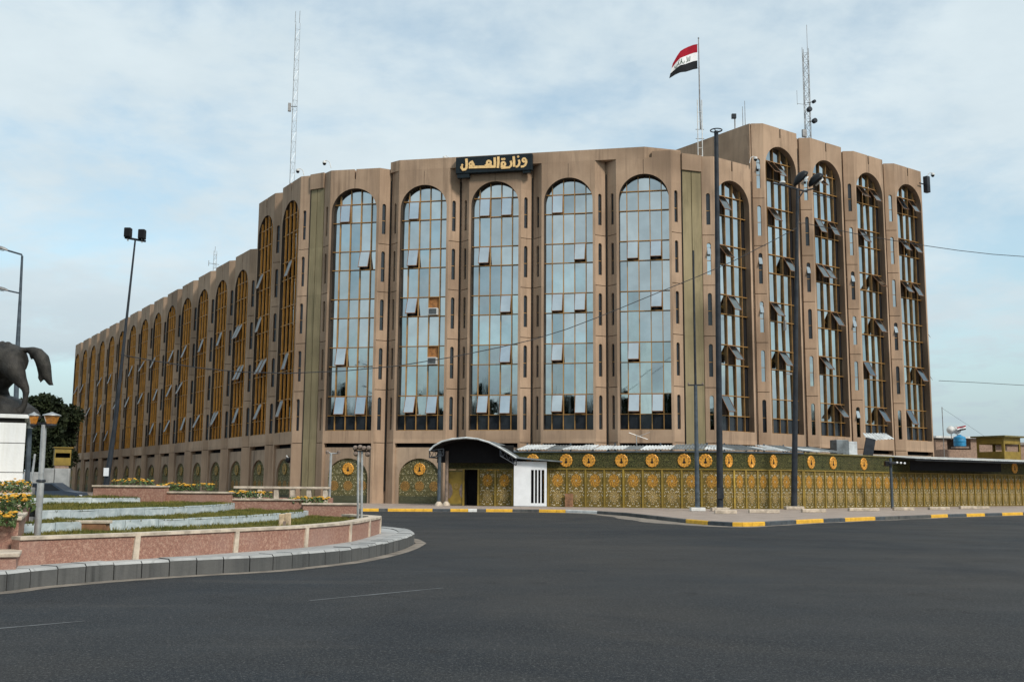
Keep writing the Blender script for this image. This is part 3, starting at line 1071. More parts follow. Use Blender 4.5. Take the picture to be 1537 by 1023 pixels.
# raised roof band above front bays two to five
mb = MB(); mb.T = BM
p1, p2 = loc_pt(F[1], -E_ - .02, .42), loc_pt(F[1], -WM, -.003)
p3 = loc_pt(F[4], .1, -.003)
p4 = p3 + Vector((math.cos(R(16)), math.sin(R(16)), 0)) * 2.75
mb.prism([(v.x, v.y) for v in (p1, p2, p3, p4, p4 + nF * 1.5, p1 + nF * 1.2)], BAND0, BAND1, 'concrete')
o = mb.obj('roof_band'); o.parent = bld
mb = MB(); mb.T = BM
q = loc_pt(F[4], -WM, 0); 
mb.prism([(v.x, v.y) for v in (loc_pt(F[4], .6, .003), loc_pt(F[4], WM, .003), loc_pt(F[4], WM + CHW, CHD), loc_pt(F[4], WM + CHW, 1.6), loc_pt(F[4], .6, 1.6))], BAND0 + .002, BAND0 + .45, 'concrete')
o = mb.obj('parapet'); o.parent = bld

# ================================================================== MINISTRY NAME SIGN
pos3 = F[2][0]
sc_ = 5.55 / 1310
sg = empty('name_sign', loc_pt(F[2], -.02, 0) + Vector((0, 0, 23.62)), A_F, 'long black name board with gold Arabic lettering above the middle arch', 'sign')
mb = MB()
mb.bbox(-2.80, 2.80, -.42, -.01, 0, 1.22, 'sign_black', .03)
mb.obj('board', sg)
mb = MB()
mb.box(-2.70, -1.80, -.36, -.02, -.30, -.002, 'sign_black'); mb.box(2.1, 2.66, -.34, -.02, -.16, -.002, 'sign_black')
mb.obj('bracket', sg)


def letters(strokes, conv, y0, th, mat):
    mb = MB()
    for si, (pts, wd) in enumerate(strokes):
        P2 = [Vector(conv(*p)).to_2d() if len(conv(*p)) > 2 else Vector(conv(*p)) for p in pts]
        L, Rr = [], []
        closed = (P2[0] - P2[-1]).length < 1e-6
        n = len(P2)
        for i, p in enumerate(P2):
            if closed:
                a = (p - P2[i - 1] if i else p - P2[-2]); c = (P2[i + 1] - p if i < n - 1 else P2[1] - p)
            else:
                a = p - P2[i - 1] if i else P2[1] - p
                c = P2[i + 1] - p if i < n - 1 else a
            t = (a.normalized() + c.normalized())
            t = t.normalized() if t.length > 1e-5 else a.normalized()
            k = 1 / max(.6, t.dot(a.normalized()))
            nn_ = Vector((-t.y, t.x)) * (wd / 2 * k)
            L.append(p + nn_); Rr.append(p - nn_)
        yy = y0 - .003 * si
        for i in range(n - 1):
            qd = [L[i], L[i + 1], Rr[i + 1], Rr[i]]
            mb.face([(q.x, yy - th, q.y) for q in qd], mat)
            for e0, e1 in ((L[i], L[i + 1]), (Rr[i + 1], Rr[i])):
                mb.face([(e0.x, yy - th, e0.y), (e1.x, yy - th, e1.y), (e1.x, y0, e1.y), (e0.x, y0, e0.y)], mat)
        if not closed:
            for e0, e1 in ((L[0], Rr[0]), (Rr[-1], L[-1])):
                mb.face([(e0.x, yy - th, e0.y), (e1.x, yy - th, e1.y), (e1.x, y0, e1.y), (e0.x, y0, e0.y)], mat)
    return mb


def circ(cx, cy, rx, ry=None, n=12, a0=0):
    ry = ry or rx
    return [(cx + rx * math.cos(a0 + 2 * math.pi * k / n), cy + ry * math.sin(a0 + 2 * math.pi * k / n)) for k in range(n)] + [(cx + rx * math.cos(a0), cy + ry * math.sin(a0))]


def sconv(x, y):
    yb_ = 440 - 62 * (x - 115) / 1310
    return ((x - 770) * sc_, (yb_ - y) * 1.22 / 262)


strokes = [
    (circ(1292, 226, 27, 28), .13), ([(1325, 222), (1330, 262), (1312, 305), (1278, 326), (1236, 330)], .15),
    (circ(1190, 172, 8, 8, 8), .09), ([(1200, 222), (1214, 262), (1203, 305), (1180, 326), (1148, 332)], .15),
    ([(1112, 166), (1120, 240), (1122, 332)], .17),
    ([(1060, 240), (1076, 275), (1068, 318), (1038, 342), (985, 345)], .15),
    (circ(938, 290, 30, 32), .15), ([(985, 345), (900, 350)], .16), (circ(917, 212, 8, 8, 8), .09), (circ(953, 210, 8, 8, 8), .09), ([(905, 350), (908, 300)], .12),
    ([(850, 172), (852, 260), (843, 352)], .17),
    ([(786, 185), (792, 260), (788, 345)], .17),
    ([(800, 330), (560, 335), (340, 340)], .19),
    (circ(688, 268, 32, 30), .15), ([(712, 290), (738, 330)], .14), ([(660, 290), (620, 322)], .14),
    (circ(376, 292, 25, 26), .12), ([(372, 262), (398, 250), (420, 285), (432, 325)], .13),
    ([(296, 205), (304, 280), (302, 350), (280, 375), (240, 378), (216, 350), (214, 325)], .17),
    ([(216, 318), (236, 292)], .12),
]
letters(strokes, sconv, -.42, .03, 'sign_gold').obj('lettering', sg)

# ================================================================== ROOF: masts, flag, cameras


def lattice(name, base, height, wd, label, cat, mat='galv', rod=.03, step=.8, square=False, extras=None, lean=(0, 0)):
    t = empty(name, base, R(17), label, cat)
    mb = MB()
    k = 4 if square else 3
    cs = [(wd / 1.7 * math.cos(2 * math.pi * i / k), wd / 1.7 * math.sin(2 * math.pi * i / k)) for i in range(k)]
    pt = lambda c, z: (c[0] + lean[0] * z / height, c[1] + lean[1] * z / height, z)
    for c in cs:
        mb.tube([pt(c, 0), pt(c, height)], rod, mat, 6)
    z = 0
    j = 0
    while z + step <= height + 1e-6:
        for i in range(k):
            a, c = cs[i], cs[(i + 1) % k]
            if j % 2: a, c = c, a
            mb.tube([pt(a, z), pt(c, z + step)], rod * .6, mat, 4)
            mb.tube([pt(a, z + step), pt(c, z + step)], rod * .5, mat, 4)
        z += step; j += 1
    mb.obj('lattice', t)
    return t


b_ = at(437.5, 268, 84)
t = lattice('lattice_mast', b_ - Vector((0, 0, 2.2)), 15.9, .42, 'tall thin lattice radio mast on the left end of the roof', 'antenna mast', 'galv', .018, .9)
mb = MB()
mb.tube([(.25, 0, 8.5), (-.4, 0, 8.4)], .03, 'pole_dark', 6); mb.box(-.5, -.25, -.12, .12, 8.0, 8.7, 'pole_grey'); mb.obj('aerial_box', t)
mb = MB(); mb.tube([(.18, 0, 15.9), (.2, 0, 17.0)], .02, 'pole_grey', 6); mb.obj('whip_aerial', t)
mb = MB(); mb.tube([(-.18, 0, 15.9), (-.16, 0, 16.9)], .02, 'pole_grey', 6); mb.obj('whip_aerial', t)

b_ = at(1213, 206, 80)
t = lattice('lattice_mast', b_ - Vector((0, 0, 2.0)), 9.5, .5, 'grey lattice radio mast with drum aerials above the tall right block', 'antenna mast', 'pole_grey', .024, .6, True)
mb = MB(); mb.tube([(.2, 0, 9.5), (.2, 0, 11.5)], .02, 'pole_grey', 6); mb.tube([(-.9, 0, 4.6), (-.9, 0, 5.8)], .015, 'pole_grey', 6); mb.tube([(-.9, 0, 4.7), (0, 0, 4.7)], .015, 'pole_grey', 6); mb.obj('whip_aerial', t)
for (x, z, r_) in [(.42, 4.9, .13), (-.02, 4.2, .2), (.42, 3.3, .2)]:
    mb = MB(); mb.lathe([(r_ * .6, -.12), (r_, -.1), (r_, .16), (r_ * .8, .2)], 'pole_dark', 14, (x, -.3, z), 'y'); mb.tube([(x, -.3, z), (0, 0, z - .05)], .03, 'pole_dark', 6); mb.obj('drum_aerial', t)
mb = MB(); mb.box(-.65, -.3, -.3, -.1, 1.9, 2.5, 'pole_grey'); mb.obj('equipment_box', t)

b_ = at(321.5, 402, 112)
t = lattice('lattice_mast', b_ - Vector((0, 0, 1.5)), 3.4, .35, 'small short lattice aerial over the receding left wing', 'antenna mast', 'galv', .025, .5)
mb = MB(); mb.tube([(.0, 0, 3.2), (.02, 0, 3.9)], .03, 'galv', 6); mb.tube([(-.6, 0, 2.0), (.5, 0, 1.9)], .03, 'galv', 6); mb.tube([(-.6, 0, 1.7), (-.6, 0, 2.3)], .04, 'galv', 6); mb.obj('whip_aerial', t)

# flagpole
YF = 73.0
b_ = at(1051, 236, YF)
t = empty('flagpole', b_ - Vector((0, 0, 1.5)), 0, 'white ladder-framed flagpole at the roof corner', 'flagpole')
top_l = at(1050, 150, YF) - t.location
mb = MB()
for dx_ in (-.16, .16):
    mb.tube([(dx_, 0, 0), (top_l.x + dx_, 0, top_l.z)], .035, 'dirty_white', 6)
k = 0
for z in [1.6, 2.2, 2.9, 3.6, 4.2, 4.9]:
    mb.tube([(-.18, 0, z), (.18, 0, z)], .022, 'dirty_white', 5)
for z in (3.6, 2.9):
    mb.tube([(-.3, 0, z), (.32, 0, z)], .025, 'pole_grey', 5)
mb.obj('ladder_frame', t)
mb = MB()
tp = at(1048.6, 57, YF) - t.location
mb.tube([(top_l.x + .05, .06, top_l.z - 2.2), (top_l.x + .02, .06, top_l.z), (tp.x, .06, tp.z)], [.06, .055, .035], 'pole_grey', 8)
mb.lathe([(.03, -.05), (.07, 0), (.03, .06)], 'pole_grey', 10, (tp.x, .06, tp.z))
mb.obj('pole', t)

# flag
fl = lambda x, y: at(990 + x / 5.385, 50 + y / 5.385, YF)
topc = [(305, 88), (268, 98), (230, 115), (193, 138), (160, 165), (133, 205), (100, 262)]
botc = [(306, 287), (270, 296), (236, 312), (205, 327), (160, 334), (120, 350), (72, 380)]
fo = fl(305, 187)
flg = empty('national_flag', fo, 0, 'red white and black tricolour flag with green script flying from the roof', 'flag')


def flagpt(u, v):
    k = u * 6; i = min(5, int(k)); f = k - i
    a = Vector(topc[i]).lerp(Vector(topc[i + 1]), f); c = Vector(botc[i]).lerp(Vector(botc[i + 1]), f)
    p = a.lerp(c, v)
    q = fl(p.x, p.y) - fo
    q.y += .16 * math.sin(u * 7 + v * 1.2) * u - .5 * u
    return q


for si, mt_ in enumerate(('flag_red', 'flag_white', 'flag_black')):
    mb = MB()
    NU, NV = 30, 6
    vs, fs = [], []
    for off in (-.006, .006):
        for j in range(NV + 1):
            for i in range(NU + 1):
                q = flagpt(i / NU, (si + j / NV) / 3); vs.append((q.x, q.y + off, q.z))
    N = (NU + 1) * (NV + 1)
    for k in (0, N):
        for j in range(NV):
            for i in range(NU):
                a = k + j * (NU + 1) + i
                fs.append((a, a + 1, a + NU + 2, a + NU + 1))
    for i in range(NU):
        fs.append((i, i + 1, N + i + 1, N + i)); a = NV * (NU + 1) + i; fs.append((a, a + 1, N + a + 1, N + a))
    for j in range(NV):
        a = j * (NU + 1); fs.append((a, a + NU + 1, N + a + NU + 1, N + a)); a += NU; fs.append((a, a + NU + 1, N + a + NU + 1, N + a))
    mb.idx(vs, fs, mt_, True)
    mb.obj('stripe', flg)['label'] = ('red', 'white', 'black')[si] + ' stripe of the flag'
mb = MB()
for pl in ([(.28, .42), (.30, .58), (.36, .57), (.35, .45)], [(.41, .40), (.40, .58), (.46, .58)], [(.52, .52), (.54, .60), (.60, .57), (.62, .48)], [(.62, .40), (.66, .58), (.72, .58), (.74, .45)], [(.78, .5), (.8, .6), (.86, .58), (.87, .46)], [(.70, .39), (.73, .41)]):
    mb.tube([flagpt(u, .335 + (v - .35) * 1.15) + Vector((0, -.02, 0)) for u, v in pl],   .024, 'flag_green', 5)
mb.obj('script', flg)
mb = MB()
for v in (.03, .97):
    q = flagpt(0, v); mb.tube([q, Vector((at(1049.4, 50 + (88 + 199 * v) / 5.385, YF) - fo).to_tuple()) + Vector((0, .05, 0))], .015, 'pole_grey', 5)
mb.obj('cord', flg)


# security cameras on the roof edge
def cctv(px, py, Y, rz, label, s=1.0):
    p = at(px, py, Y)
    t = empty('security_camera', p, rz, label, 'security camera', 'security cameras on the building')
    mb = MB()
    mb.tube([(.55 * s, .1, -.45 * s), (.42 * s, .05, .05 * s), (.2 * s, 0, .18 * s), (0, 0, .15 * s)], .03 * s, 'dirty_white', 7); mb.obj('bracket', t)
    mb = MB()
    mb.lathe([(.04 * s, .16 * s), (.14 * s, .12 * s), (.17 * s, 0), (.17 * s, -.06 * s)], 'dirty_white', 14); mb.obj('housing', t)
    mb = MB()
    mb.lathe([(.15 * s, -.06 * s), (.14 * s, -.14 * s), (.09 * s, -.21 * s), (.02 * s, -.24 * s)], 'lamp_black', 14); mb.obj('dome', t)


cctv(447, 256, 78.5, 0, 'dome security camera beside the base of the tall left mast', .9)
cctv(487, 244, 75.4, 0, 'dome security camera over the left front corner of the roof', .9)
cctv(667, 237, 73.1, 0, 'dome security camera on the roof edge left of the sign', .8)
cctv(1134, 238, 72.4, R(180), 'dome security camera on the flank where the tall block begins', .85)
cctv(1400, 262, 86.5, R(180), 'dome security camera at the far right roof corner', .95)
mb = MB()
p = at(1391, 277, 85.2)
tb = empty('wall_speaker', p, A_R, 'dark upright box fixed on the far right edge of the tower', 'loudspeaker')
mb.bbox(-.22, .22, -.2, .2, -.7, .7, 'pole_dark', .03); mb.tube([(-.2, .1, 0), (-.9, .1, 0)], .05, 'pole_dark', 6); mb.obj('cabinet', tb)
p = at(1103, 183, 88)
t = empty('roof_floodlight', p, 0, 'small roof floodlight on a stub pole behind the tall block', 'floodlight')
mb = MB(); mb.tube([(0, 0, -1.5), (0, 0, .4)], .06, 'pole_grey', 7); mb.obj('pole', t)
mb = MB(); mb.bbox(-.28, .12, -.15, .15, .3, .72, 'pole_dark', .03); mb.obj('lamp_head', t)
for px, hh in ((1115, 1.4), (1118.5, 1.9)):
    p = at(px, 184, 84)
    t = empty('whip_aerial', p, 0, 'thin upright aerial rod on the tall block, %s of the pair' % ('shorter' if hh < 1.5 else 'taller'), 'aerial', 'thin aerial rods on the roof')
    mb = MB(); mb.tube([(0, 0, -1.2), (0, 0, hh)], [.035, .02], 'pole_grey', 6); mb.obj('rod', t)
    mb = MB(); mb.lathe([(.07, -1.3), (.07, -1.0), (.04, -.95)], 'pole_grey', 8); mb.obj('base', t)

# ================================================================== FENCE
PV = .15
fpts = [gp(768, 759.6, PV), gp(1084, 763.2, PV), gp(1207, 763.0, PV), gp(1339, 760.6, PV), gp(1560, 758.2, PV)]
fpts[0].y += .9
d_ = (fpts[4] - fpts[3]).normalized()
fpts[4] = fpts[3] + d_ * ((fpts[4] - fpts[3]).length + 3)

pm = MB()
pm.uvquad((0, -.03, 0), (1, -.03, 0), (1, -.03, 2.36), (0, -.03, 2.36), 'ornate_panel')
pm.box(0.002, .998, -.028, .02, .002, 2.358, 'olive')
panel_me = pm.mesh('fence_panel')
pm = MB()
pm.uvquad((0, -.05, 0), (1, -.05, 0), (1, -.05, 1.02), (0, -.05, 1.02), 'ornate_band')
pm.box(.002, .998, -.048, .04, .002, 1.018, 'olive_dark')
band_me = pm.mesh('frieze_panel')
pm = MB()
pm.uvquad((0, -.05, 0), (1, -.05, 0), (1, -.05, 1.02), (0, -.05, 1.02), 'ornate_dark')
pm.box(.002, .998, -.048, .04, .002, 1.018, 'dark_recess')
band_shaded_me = pm.mesh('frieze_panel')
pm = MB(); pm.box(-.055, .055, -.09, .08, 0, 2.36, 'olive_paint'); post_me = pm.mesh('post')
pm = MB(); pm.box(-.055, .055, -.10, .08, 0, 2.36, 'gold_paint'); gpost_me = pm.mesh('post')
med_me = medallion_mb(.41, 'gold').mesh('medallion')

runs = [
    (0, 1, 'green and gold ornate metal fence between the white booth and the tall dark pole', [1.22] * 20, [850, 884, 933, 979, 1027, 1059, 800], (1025,)),
    (1, 2, 'green and gold ornate fence of narrow panels between the two tallest poles', [.80] * 20, [1093, 1127, 1160, 1215], ()),
    (2, 3, 'green and gold ornate fence of wide panels left of the short camera pole', [1.18] * 20, [1216, 1249, 1295], ()),
    (3, 4, 'green and gold ornate fence shaded by the white sheet awning at far right', [.93] * 40, [1521], ()),
]
for ri, (i0, i1, lab, ws, meds, _) in enumerate(runs):
    a, c = fpts[i0], fpts[i1]
    ang = math.atan2(c.y - a.y, c.x - a.x)
    L = (c - a).length
    fe = empty('ornate_fence', a, ang, lab, 'fence', 'ornate fence along the pavement')
    n = round(L / ws[0]); wv = L / n
    for k in range(n):
        link(panel_me, 'fence_panel', fe, (k * wv + .05, 0, 0)).scale = (wv - .1, 1, 1)
        link(gpost_me if (k % 5 == 1 and ri < 2) else post_me, 'post', fe, (k * wv, 0, 0))
    link(post_me, 'post', fe, (L - .06, 0, 0))
    nb = max(2, round(L / 2.3)); bw = L / nb
    for k in range(nb):
        dk = ri == 3 and .08 < k / nb < .5  # frieze under the awning takes a darker copy as painted shade
        link(band_shaded_me if dk else band_me, 'frieze_panel', fe, (k * bw + .006, 0, 2.42)).scale = (bw - .012, 1, 1)
    mb = MB(); mb.box(0, L, -.11, .1, 2.362, 2.419, 'olive_paint'); mb.obj('rail', fe)
    mb = MB(); mb.box(0, L, -.14, .14, 3.442, 3.53, 'steel_blue' if ri < 2 else 'olive'); mb.obj('gutter_rail', fe)
    mb = MB(); mb.box(0, L, -.16, .16, -.14, -.003, 'kerb_top'); mb.obj('footing', fe)
    for px in meds:
        # where the view ray through the medallion meets this run
        d = ray(px, 690)
        tt = Vector((math.cos(ang), math.sin(ang), 0))
        nn_ = Vector((-tt.y, tt.x, 0))
        s_ = nn_.dot(a) / nn_.dot(d)
        x = (d * s_ - a).dot(tt)
        if .1 < x < L - .1:
            o = link(med_me, 'medallion', fe, (x, -.055, 2.93))
            if ri == 1: o.scale = (.66, 1, 1.0)

# rust coloured plate leaning on the first run
# awning of corrugated sheets behind the fence
awn = empty('sheet_awning', fpts[0] + Vector((0, 0, 3.55)), 0, 'long corrugated sheet awning with white and grey sheets along the fence top', 'awning')


def corrugated(p0, p1, q1, q0, mat, waves=8, amp=.03):
    mb = MB()
    n = waves * 4
    th = Vector((0, 0, .012))
    top, bot = [], []
    for i in range(n + 1):
        h = Vector((0, 0, amp * math.sin(2 * math.pi * i / 4)))
        a_, c_ = p0.lerp(p1, i / n) + h, q0.lerp(q1, i / n) + h
        top.append((a_ + th, c_ + th)); bot.append((a_, c_))
    for i in range(n):
        mb.face([top[i][0], top[i + 1][0], top[i + 1][1], top[i][1]], mat)
        mb.face([bot[i][0], bot[i][1], bot[i + 1][1], bot[i + 1][0]], mat)
        mb.face([top[i][0], bot[i][0], bot[i + 1][0], top[i + 1][0]], mat)
        mb.face([top[i][1], top[i + 1][1], bot[i + 1][1], bot[i][1]], mat)
    return mb


rr = random.Random(5)
o0 = awn.location.copy()
line = resample([fpts[0] + Vector((.3, 0, 0)), fpts[1], fpts[2], fpts[2].lerp(fpts[3], .48)], 1.0)
for i in range(len(line) - 1):
    a, c = line[i], line[i + 1]
    if (c - a).length < .2: continue
    t = (c - a).normalized(); n_ = Vector((-t.y, t.x, 0))
    if a.x > fpts[1].x - 1: n_ = (n_ + Vector((.15, 0, 0))).normalized()
    zf, zbk = 3.62 + rr.uniform(-.02, .02) - PV * 0, 4.02 + rr.uniform(-.07, .07)
    sh = Vector((0, 0, zf)) - n_ * .12
    bk = n_ * (3.0 + rr.uniform(-.15, .15)) + Vector((0, 0, zbk))
    a0, c0 = a + t * .01, c - t * .01
    mat = 'sheet_white' if (i // 2) % 2 == 0 or rr.random() < .25 else 'sheet_grey'
    mb = corrugated(a0 + sh - o0, c0 + sh - o0, c0 + bk - o0, a0 + bk - o0, mat, 5, .03)
    mb.obj('roof_sheet', awn)
mb = MB()
for i in range(0, len(line) - 1, 3):
    a = line[i]; t = (line[i + 1] - a).normalized(); n_ = Vector((-t.y, t.x, 0))
    mb.tube([a + n_ * .25 + Vector((0, 0, .1)) - o0, a + n_ * .25 + Vector((0, 0, 3.6)) - o0], .05, 'steel_blue', 6)
    mb.tube([a + n_ * 2.8 + Vector((0, 0, .1)) - o0, a + n_ * 2.8 + Vector((0, 0, 4.15)) - o0], .05, 'steel_blue', 6)
mb.obj('support_frame', awn)

a, c = fpts[3], fpts[4]
t = (c - a).normalized(); n_ = Vector((-t.y, t.x, 0))
aw2 = empty('sheet_awning', a + Vector((0, 0, 3.4)), 0, 'flat white sheet awning overhanging the pavement at far right', 'awning')
o0 = aw2.location.copy()
Ls = (c - a).length
k = 0
x = .25
while x < Ls - .5:
    x2 = min(Ls, x + 1.9)
    p0, p1 = a + t * x, a + t * (x2 - .015)
    mb = corrugated(p0 - n_ * 1.9 + Vector((0, 0, 3.36)) - o0, p1 - n_ * 1.9 + Vector((0, 0, 3.36)) - o0, p1 + n_ * 3.4 + Vector((0, 0, 3.72)) - o0, p0 + n_ * 3.4 + Vector((0, 0, 3.72)) - o0, 'sheet_white' if k % 3 != 1 else 'dirty_white', 8, .02)
    mb.obj('roof_sheet', aw2)
    x = x2; k += 1
mb = MB()
for x in [.3 + 3.2 * q for q in range(int(Ls / 3.2) + 1)]:
    p = a + t * x
    mb.tube([p - n_ * 1.85 + Vector((0, 0, 3.28)) - o0, p + n_ * 3.3 + Vector((0, 0, 3.63)) - o0], .045, 'pole_dark', 6)
mb.tube([a + t * .3 - n_ * 1.8 + Vector((0, 0, 3.25)) - o0, c - n_ * 1.8 + Vector((0, 0, 3.25)) - o0], .05, 'pole_dark', 6)
mb.obj('support_frame', aw2)
# dark strip standing in for the shade under that awning
mb = MB()
p0, p1 = a + t * 1.0 - n_ * .9, a + t * (Ls * .56) - n_ * .9
for (z0, z1) in ((2.72, 3.4),):
    mb.prism([((v - o0).x, (v - o0).y) for v in (p0, p1, p1 + n_ * .05, p0 + n_ * .05)], z0 - 3.4 - PV, z1 - 3.4 - PV, 'dark')
mb.obj('shade_strip', aw2)

# ================================================================== ENTRANCE
ea = A_F
E0 = gp(672, 758.5, PV); E0.y += .8
# entrance gate screen
ux = Vector((math.cos(ea), math.sin(ea), 0))
eg = empty('entrance_gate', E0, ea, 'olive and gold entrance gate with a dark open doorway under the arched canopy', 'gate')
W1 = 23 * 68 / 1556; W2 = W1 + 1.0; W3 = W2 + 2.3
mb = MB(); mb.box(.0, W1, -.04, .05, .02, 2.3, 'olive_paint'); mb.box(.02, W1 - .02, -.06, -.041, .05, .13, 'olive'); mb.box(.02, W1 - .02, -.06, -.041, 2.18, 2.27, 'olive'); 
for sx, e in ((1, 0.0), (-1, W1)):
    mb.panel([(e + sx * q[0], q[1]) for q in ((0, .45), (.14, .5), (.26, .75), (.28, 1.0), (.2, 1.3), (.1, 1.42), (0, 1.45))], [], -.052, -.041, 'pole_brown')
mb.lathe([(.2, 0), (.2, .02), (.1, .03)], 'gold_dull', 16, (W1 / 2, -.041, 1.25), 'y', 8, .08); mb.obj('door_leaf', eg)
mb = MB(); mb.box(W1 + .02, W2 - .02, .9, .96, 0, 2.35, 'dark'); mb.box(W1 + .02, W1 + .06, .02, .9, 0, 2.35, 'dark'); mb.box(W2 - .06, W2 - .02, .02, .9, 0, 2.35, 'dark'); mb.obj('doorway', eg)
for q in range(2):
    o = link(panel_me, 'ornate_panel', eg, (W2 + .06 + q * 1.12, 0, .02)); o.scale = (1.06, 1, .97)
for x in (-.06, W1 + .0, W2, W2 + 1.12, W3 - .04):
    link(post_me, 'jamb', eg, (x, -.02, 0))
mb = MB(); mb.uvquad((-.1, -.05, 2.4), (W3, -.05, 2.4), (W3, -.05, 3.2), (-.1, -.05, 3.2), 'ornate_dark'); mb.box(-.1, W3, -.048, .06, 2.365, 3.9, 'dark_recess'); mb.obj('transom_panel', eg)  # dark backing raised to the vault to darken the canopy interior
mb = MB(); mb.box(-.1, W3, -.09, .09, 2.33, 2.40, 'olive'); mb.obj('lintel', eg)

# arched canopy
ca = empty('entrance_canopy', gp(659, 758.8, PV), ea * .3, 'arched entrance canopy with white rim over the olive gate', 'canopy')
CO = ca.location
cl, cr_ = at(645, 676, 66.5), at(776, 688, 66.5)
pk = [(645.5, 676), (652, 669.5), (664, 662.8), (680, 659), (701, 657.2), (718, 659), (735, 664), (752, 672.5), (765, 680.5), (776, 687.5)]
fr = [at(x, y, 66.2) - CO for x, y in pk]
fr = [Vector((p.x, p.y, p.z)) for p in fr]
mb = MB()
back = Vector((.75, 3.8, 0))
for i in range(len(fr) - 1):
    for dz_, mt_ in ((0, 'sheet_grey'), (-.05, 'dark')):  # underside coloured near-black for the shade inside the vault
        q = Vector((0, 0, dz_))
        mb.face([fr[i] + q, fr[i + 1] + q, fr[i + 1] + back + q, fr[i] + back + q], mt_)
mb.obj('vault', ca)
mb = MB(); mb.tube([p + Vector((0, -.03, .02)) for p in fr], .06, 'sheet_white', 8); mb.obj('rim', ca)
mb = MB()
l0 = fr[0]; r0 = fr[-1]
for side, p, q in ((0, fr[0], fr[0] + Vector((.9, 0, .12))), (1, fr[-3] - Vector((0, 0, .05)), fr[-1] + Vector((.0, 0, -.02)))):
    h = Vector((0, 0, -.42))
    for a_, c_ in ((p, q), (p + h, q + h), (p, p + h), (q, q + h)):
        mb.tube([a_, c_], .035, 'pole_dark', 5)
    for k in range(6):
        a_ = p.lerp(q, k / 6); c_ = p.lerp(q, (k + 1) / 6)
        mb.tube([a_ + (h if k % 2 else Vector()), c_ + (Vector() if k % 2 else h)], .022, 'pole_dark', 4)
    mb.tube([p + h, p + h + back], .04, 'pole_dark', 5)
mb.obj('truss', ca)
mb = MB()
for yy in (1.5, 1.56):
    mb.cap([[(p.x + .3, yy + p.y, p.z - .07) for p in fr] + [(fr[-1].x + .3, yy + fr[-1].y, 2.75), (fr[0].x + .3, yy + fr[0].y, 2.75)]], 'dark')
mb.obj('shade_panel', ca)  # added near-black panel closes the light gap and darkens the canopy interior
for (px, py, mat, sh) in ((658.6, 758.8, 'steel_blue', 0), (668.5, 758.6, 'pole_brown', .25)):
    b0 = gp(px, py, PV) - CO; b0.y += sh
    mb = MB(); mb.tube([(b0.x, b0.y, .05), (b0.x, b0.y, 3.5)], .11, mat, 10); mb.lathe([(.26, -.02), (.24, .12), (.13, .26), (.11, .28)], 'cream_stone', 12, (b0.x, b0.y, 0)); mb.obj('post', ca)

# white guard booth
B0 = gp(771, 759.6, PV)
gbth = empty('guard_booth', B0, R(-3), 'white sentry booth with a black barred window beside the entrance', 'guard booth')
mb = MB()
wall_o = [(0, .03), (2.10, .03), (2.10, 2.85), (0, 2.85)]
mb.panel(wall_o, [[(1.10, .22), (1.10, 2.32), (1.95, 2.32), (1.95, .22)]], 0, .08, 'white_paint')
mb.box(0, .06, .081, .74, .03, 2.85, 'white_paint'); mb.box(0, 2.1, .741, .80, .03, 2.85, 'white_paint')
mb.box(.065, 2.035, .4, .44, .05, 2.8, 'dark'); mb.box(2.04, 2.1, .081, .74, .03, 2.85, 'white_paint')
mb.obj('wall', gbth)
for k in range(3):
    mb = MB(); x = 1.10 + (k + 1) * .2125; mb.box(x - .038, x + .038, .01, .07, .223, 2.317, 'white_paint'); mb.obj('window_bar', gbth)
mb = MB()
for k in range(4):
    mb.box(2.101, 2.115, .14 + k * .15, .23 + k * .15, 1.2, 2.3, 'dark')
mb.obj('side_louvre', gbth)
mb = MB(); mb.idx([(-.12, -.35, 3.1), (3.1, -.35, 2.86), (3.1, .82, 2.95), (-.12, .82, 3.2), (-.12, -.35, 3.05), (3.1, -.35, 2.81), (3.1, .82, 2.9), (-.12, .82, 3.15)], [(0, 1, 2, 3), (7, 6, 5, 4), (0, 4, 5, 1), (1, 5, 6, 2), (2, 6, 7, 3), (3, 7, 4, 0)], 'sheet_grey'); mb.obj('roof_sheet', gbth)
mb = MB(); mb.box(-.05, 2.15, -.05, .84, -.01, .028, 'kerb_face'); mb.obj('base', gbth)
mb = MB(); mb.T = None
# ================================================================== PAVEMENT POLES
BLK = []


def pole_base(t, w_=.8, mat='dirty_white'):
    mb = MB(); mb.bbox(-w_ / 2, w_ / 2, -.3, .3, 0, .2, mat, .03); mb.obj('base_block', t)


# thin pole with cross arm
Y1 = 56
b0 = gp(1047, 766.5, PV)
t = empty('utility_pole', b0, 0, 'thin grey utility pole with a small cross arm, left of the tallest pole', 'utility pole')
tp = at(1040.5, 376, b0.y) - b0
mid = at(1044, 578, b0.y) - b0
mb = MB(); mb.tube([(0, 0, .1), mid * .5, mid], [.14, .12, .10], 'steel_blue', 10); mb.tube([mid, tp], [.065, .05], 'pole_dark', 8); mb.obj('pole', t)
mb = MB(); mb.tube([mid + Vector((-.45, -.05, 0)), mid + Vector((.45, -.05, .02))], .04, 'pole_dark', 6)
for x in (-.4, .4): mb.lathe([(.05, 0), (.06, .08), (.03, .14)], 'pole_brown', 8, (mid.x + x, mid.y - .05, mid.z + .02))
mb.obj('cross_arm', t)
pole_base(t, .8)
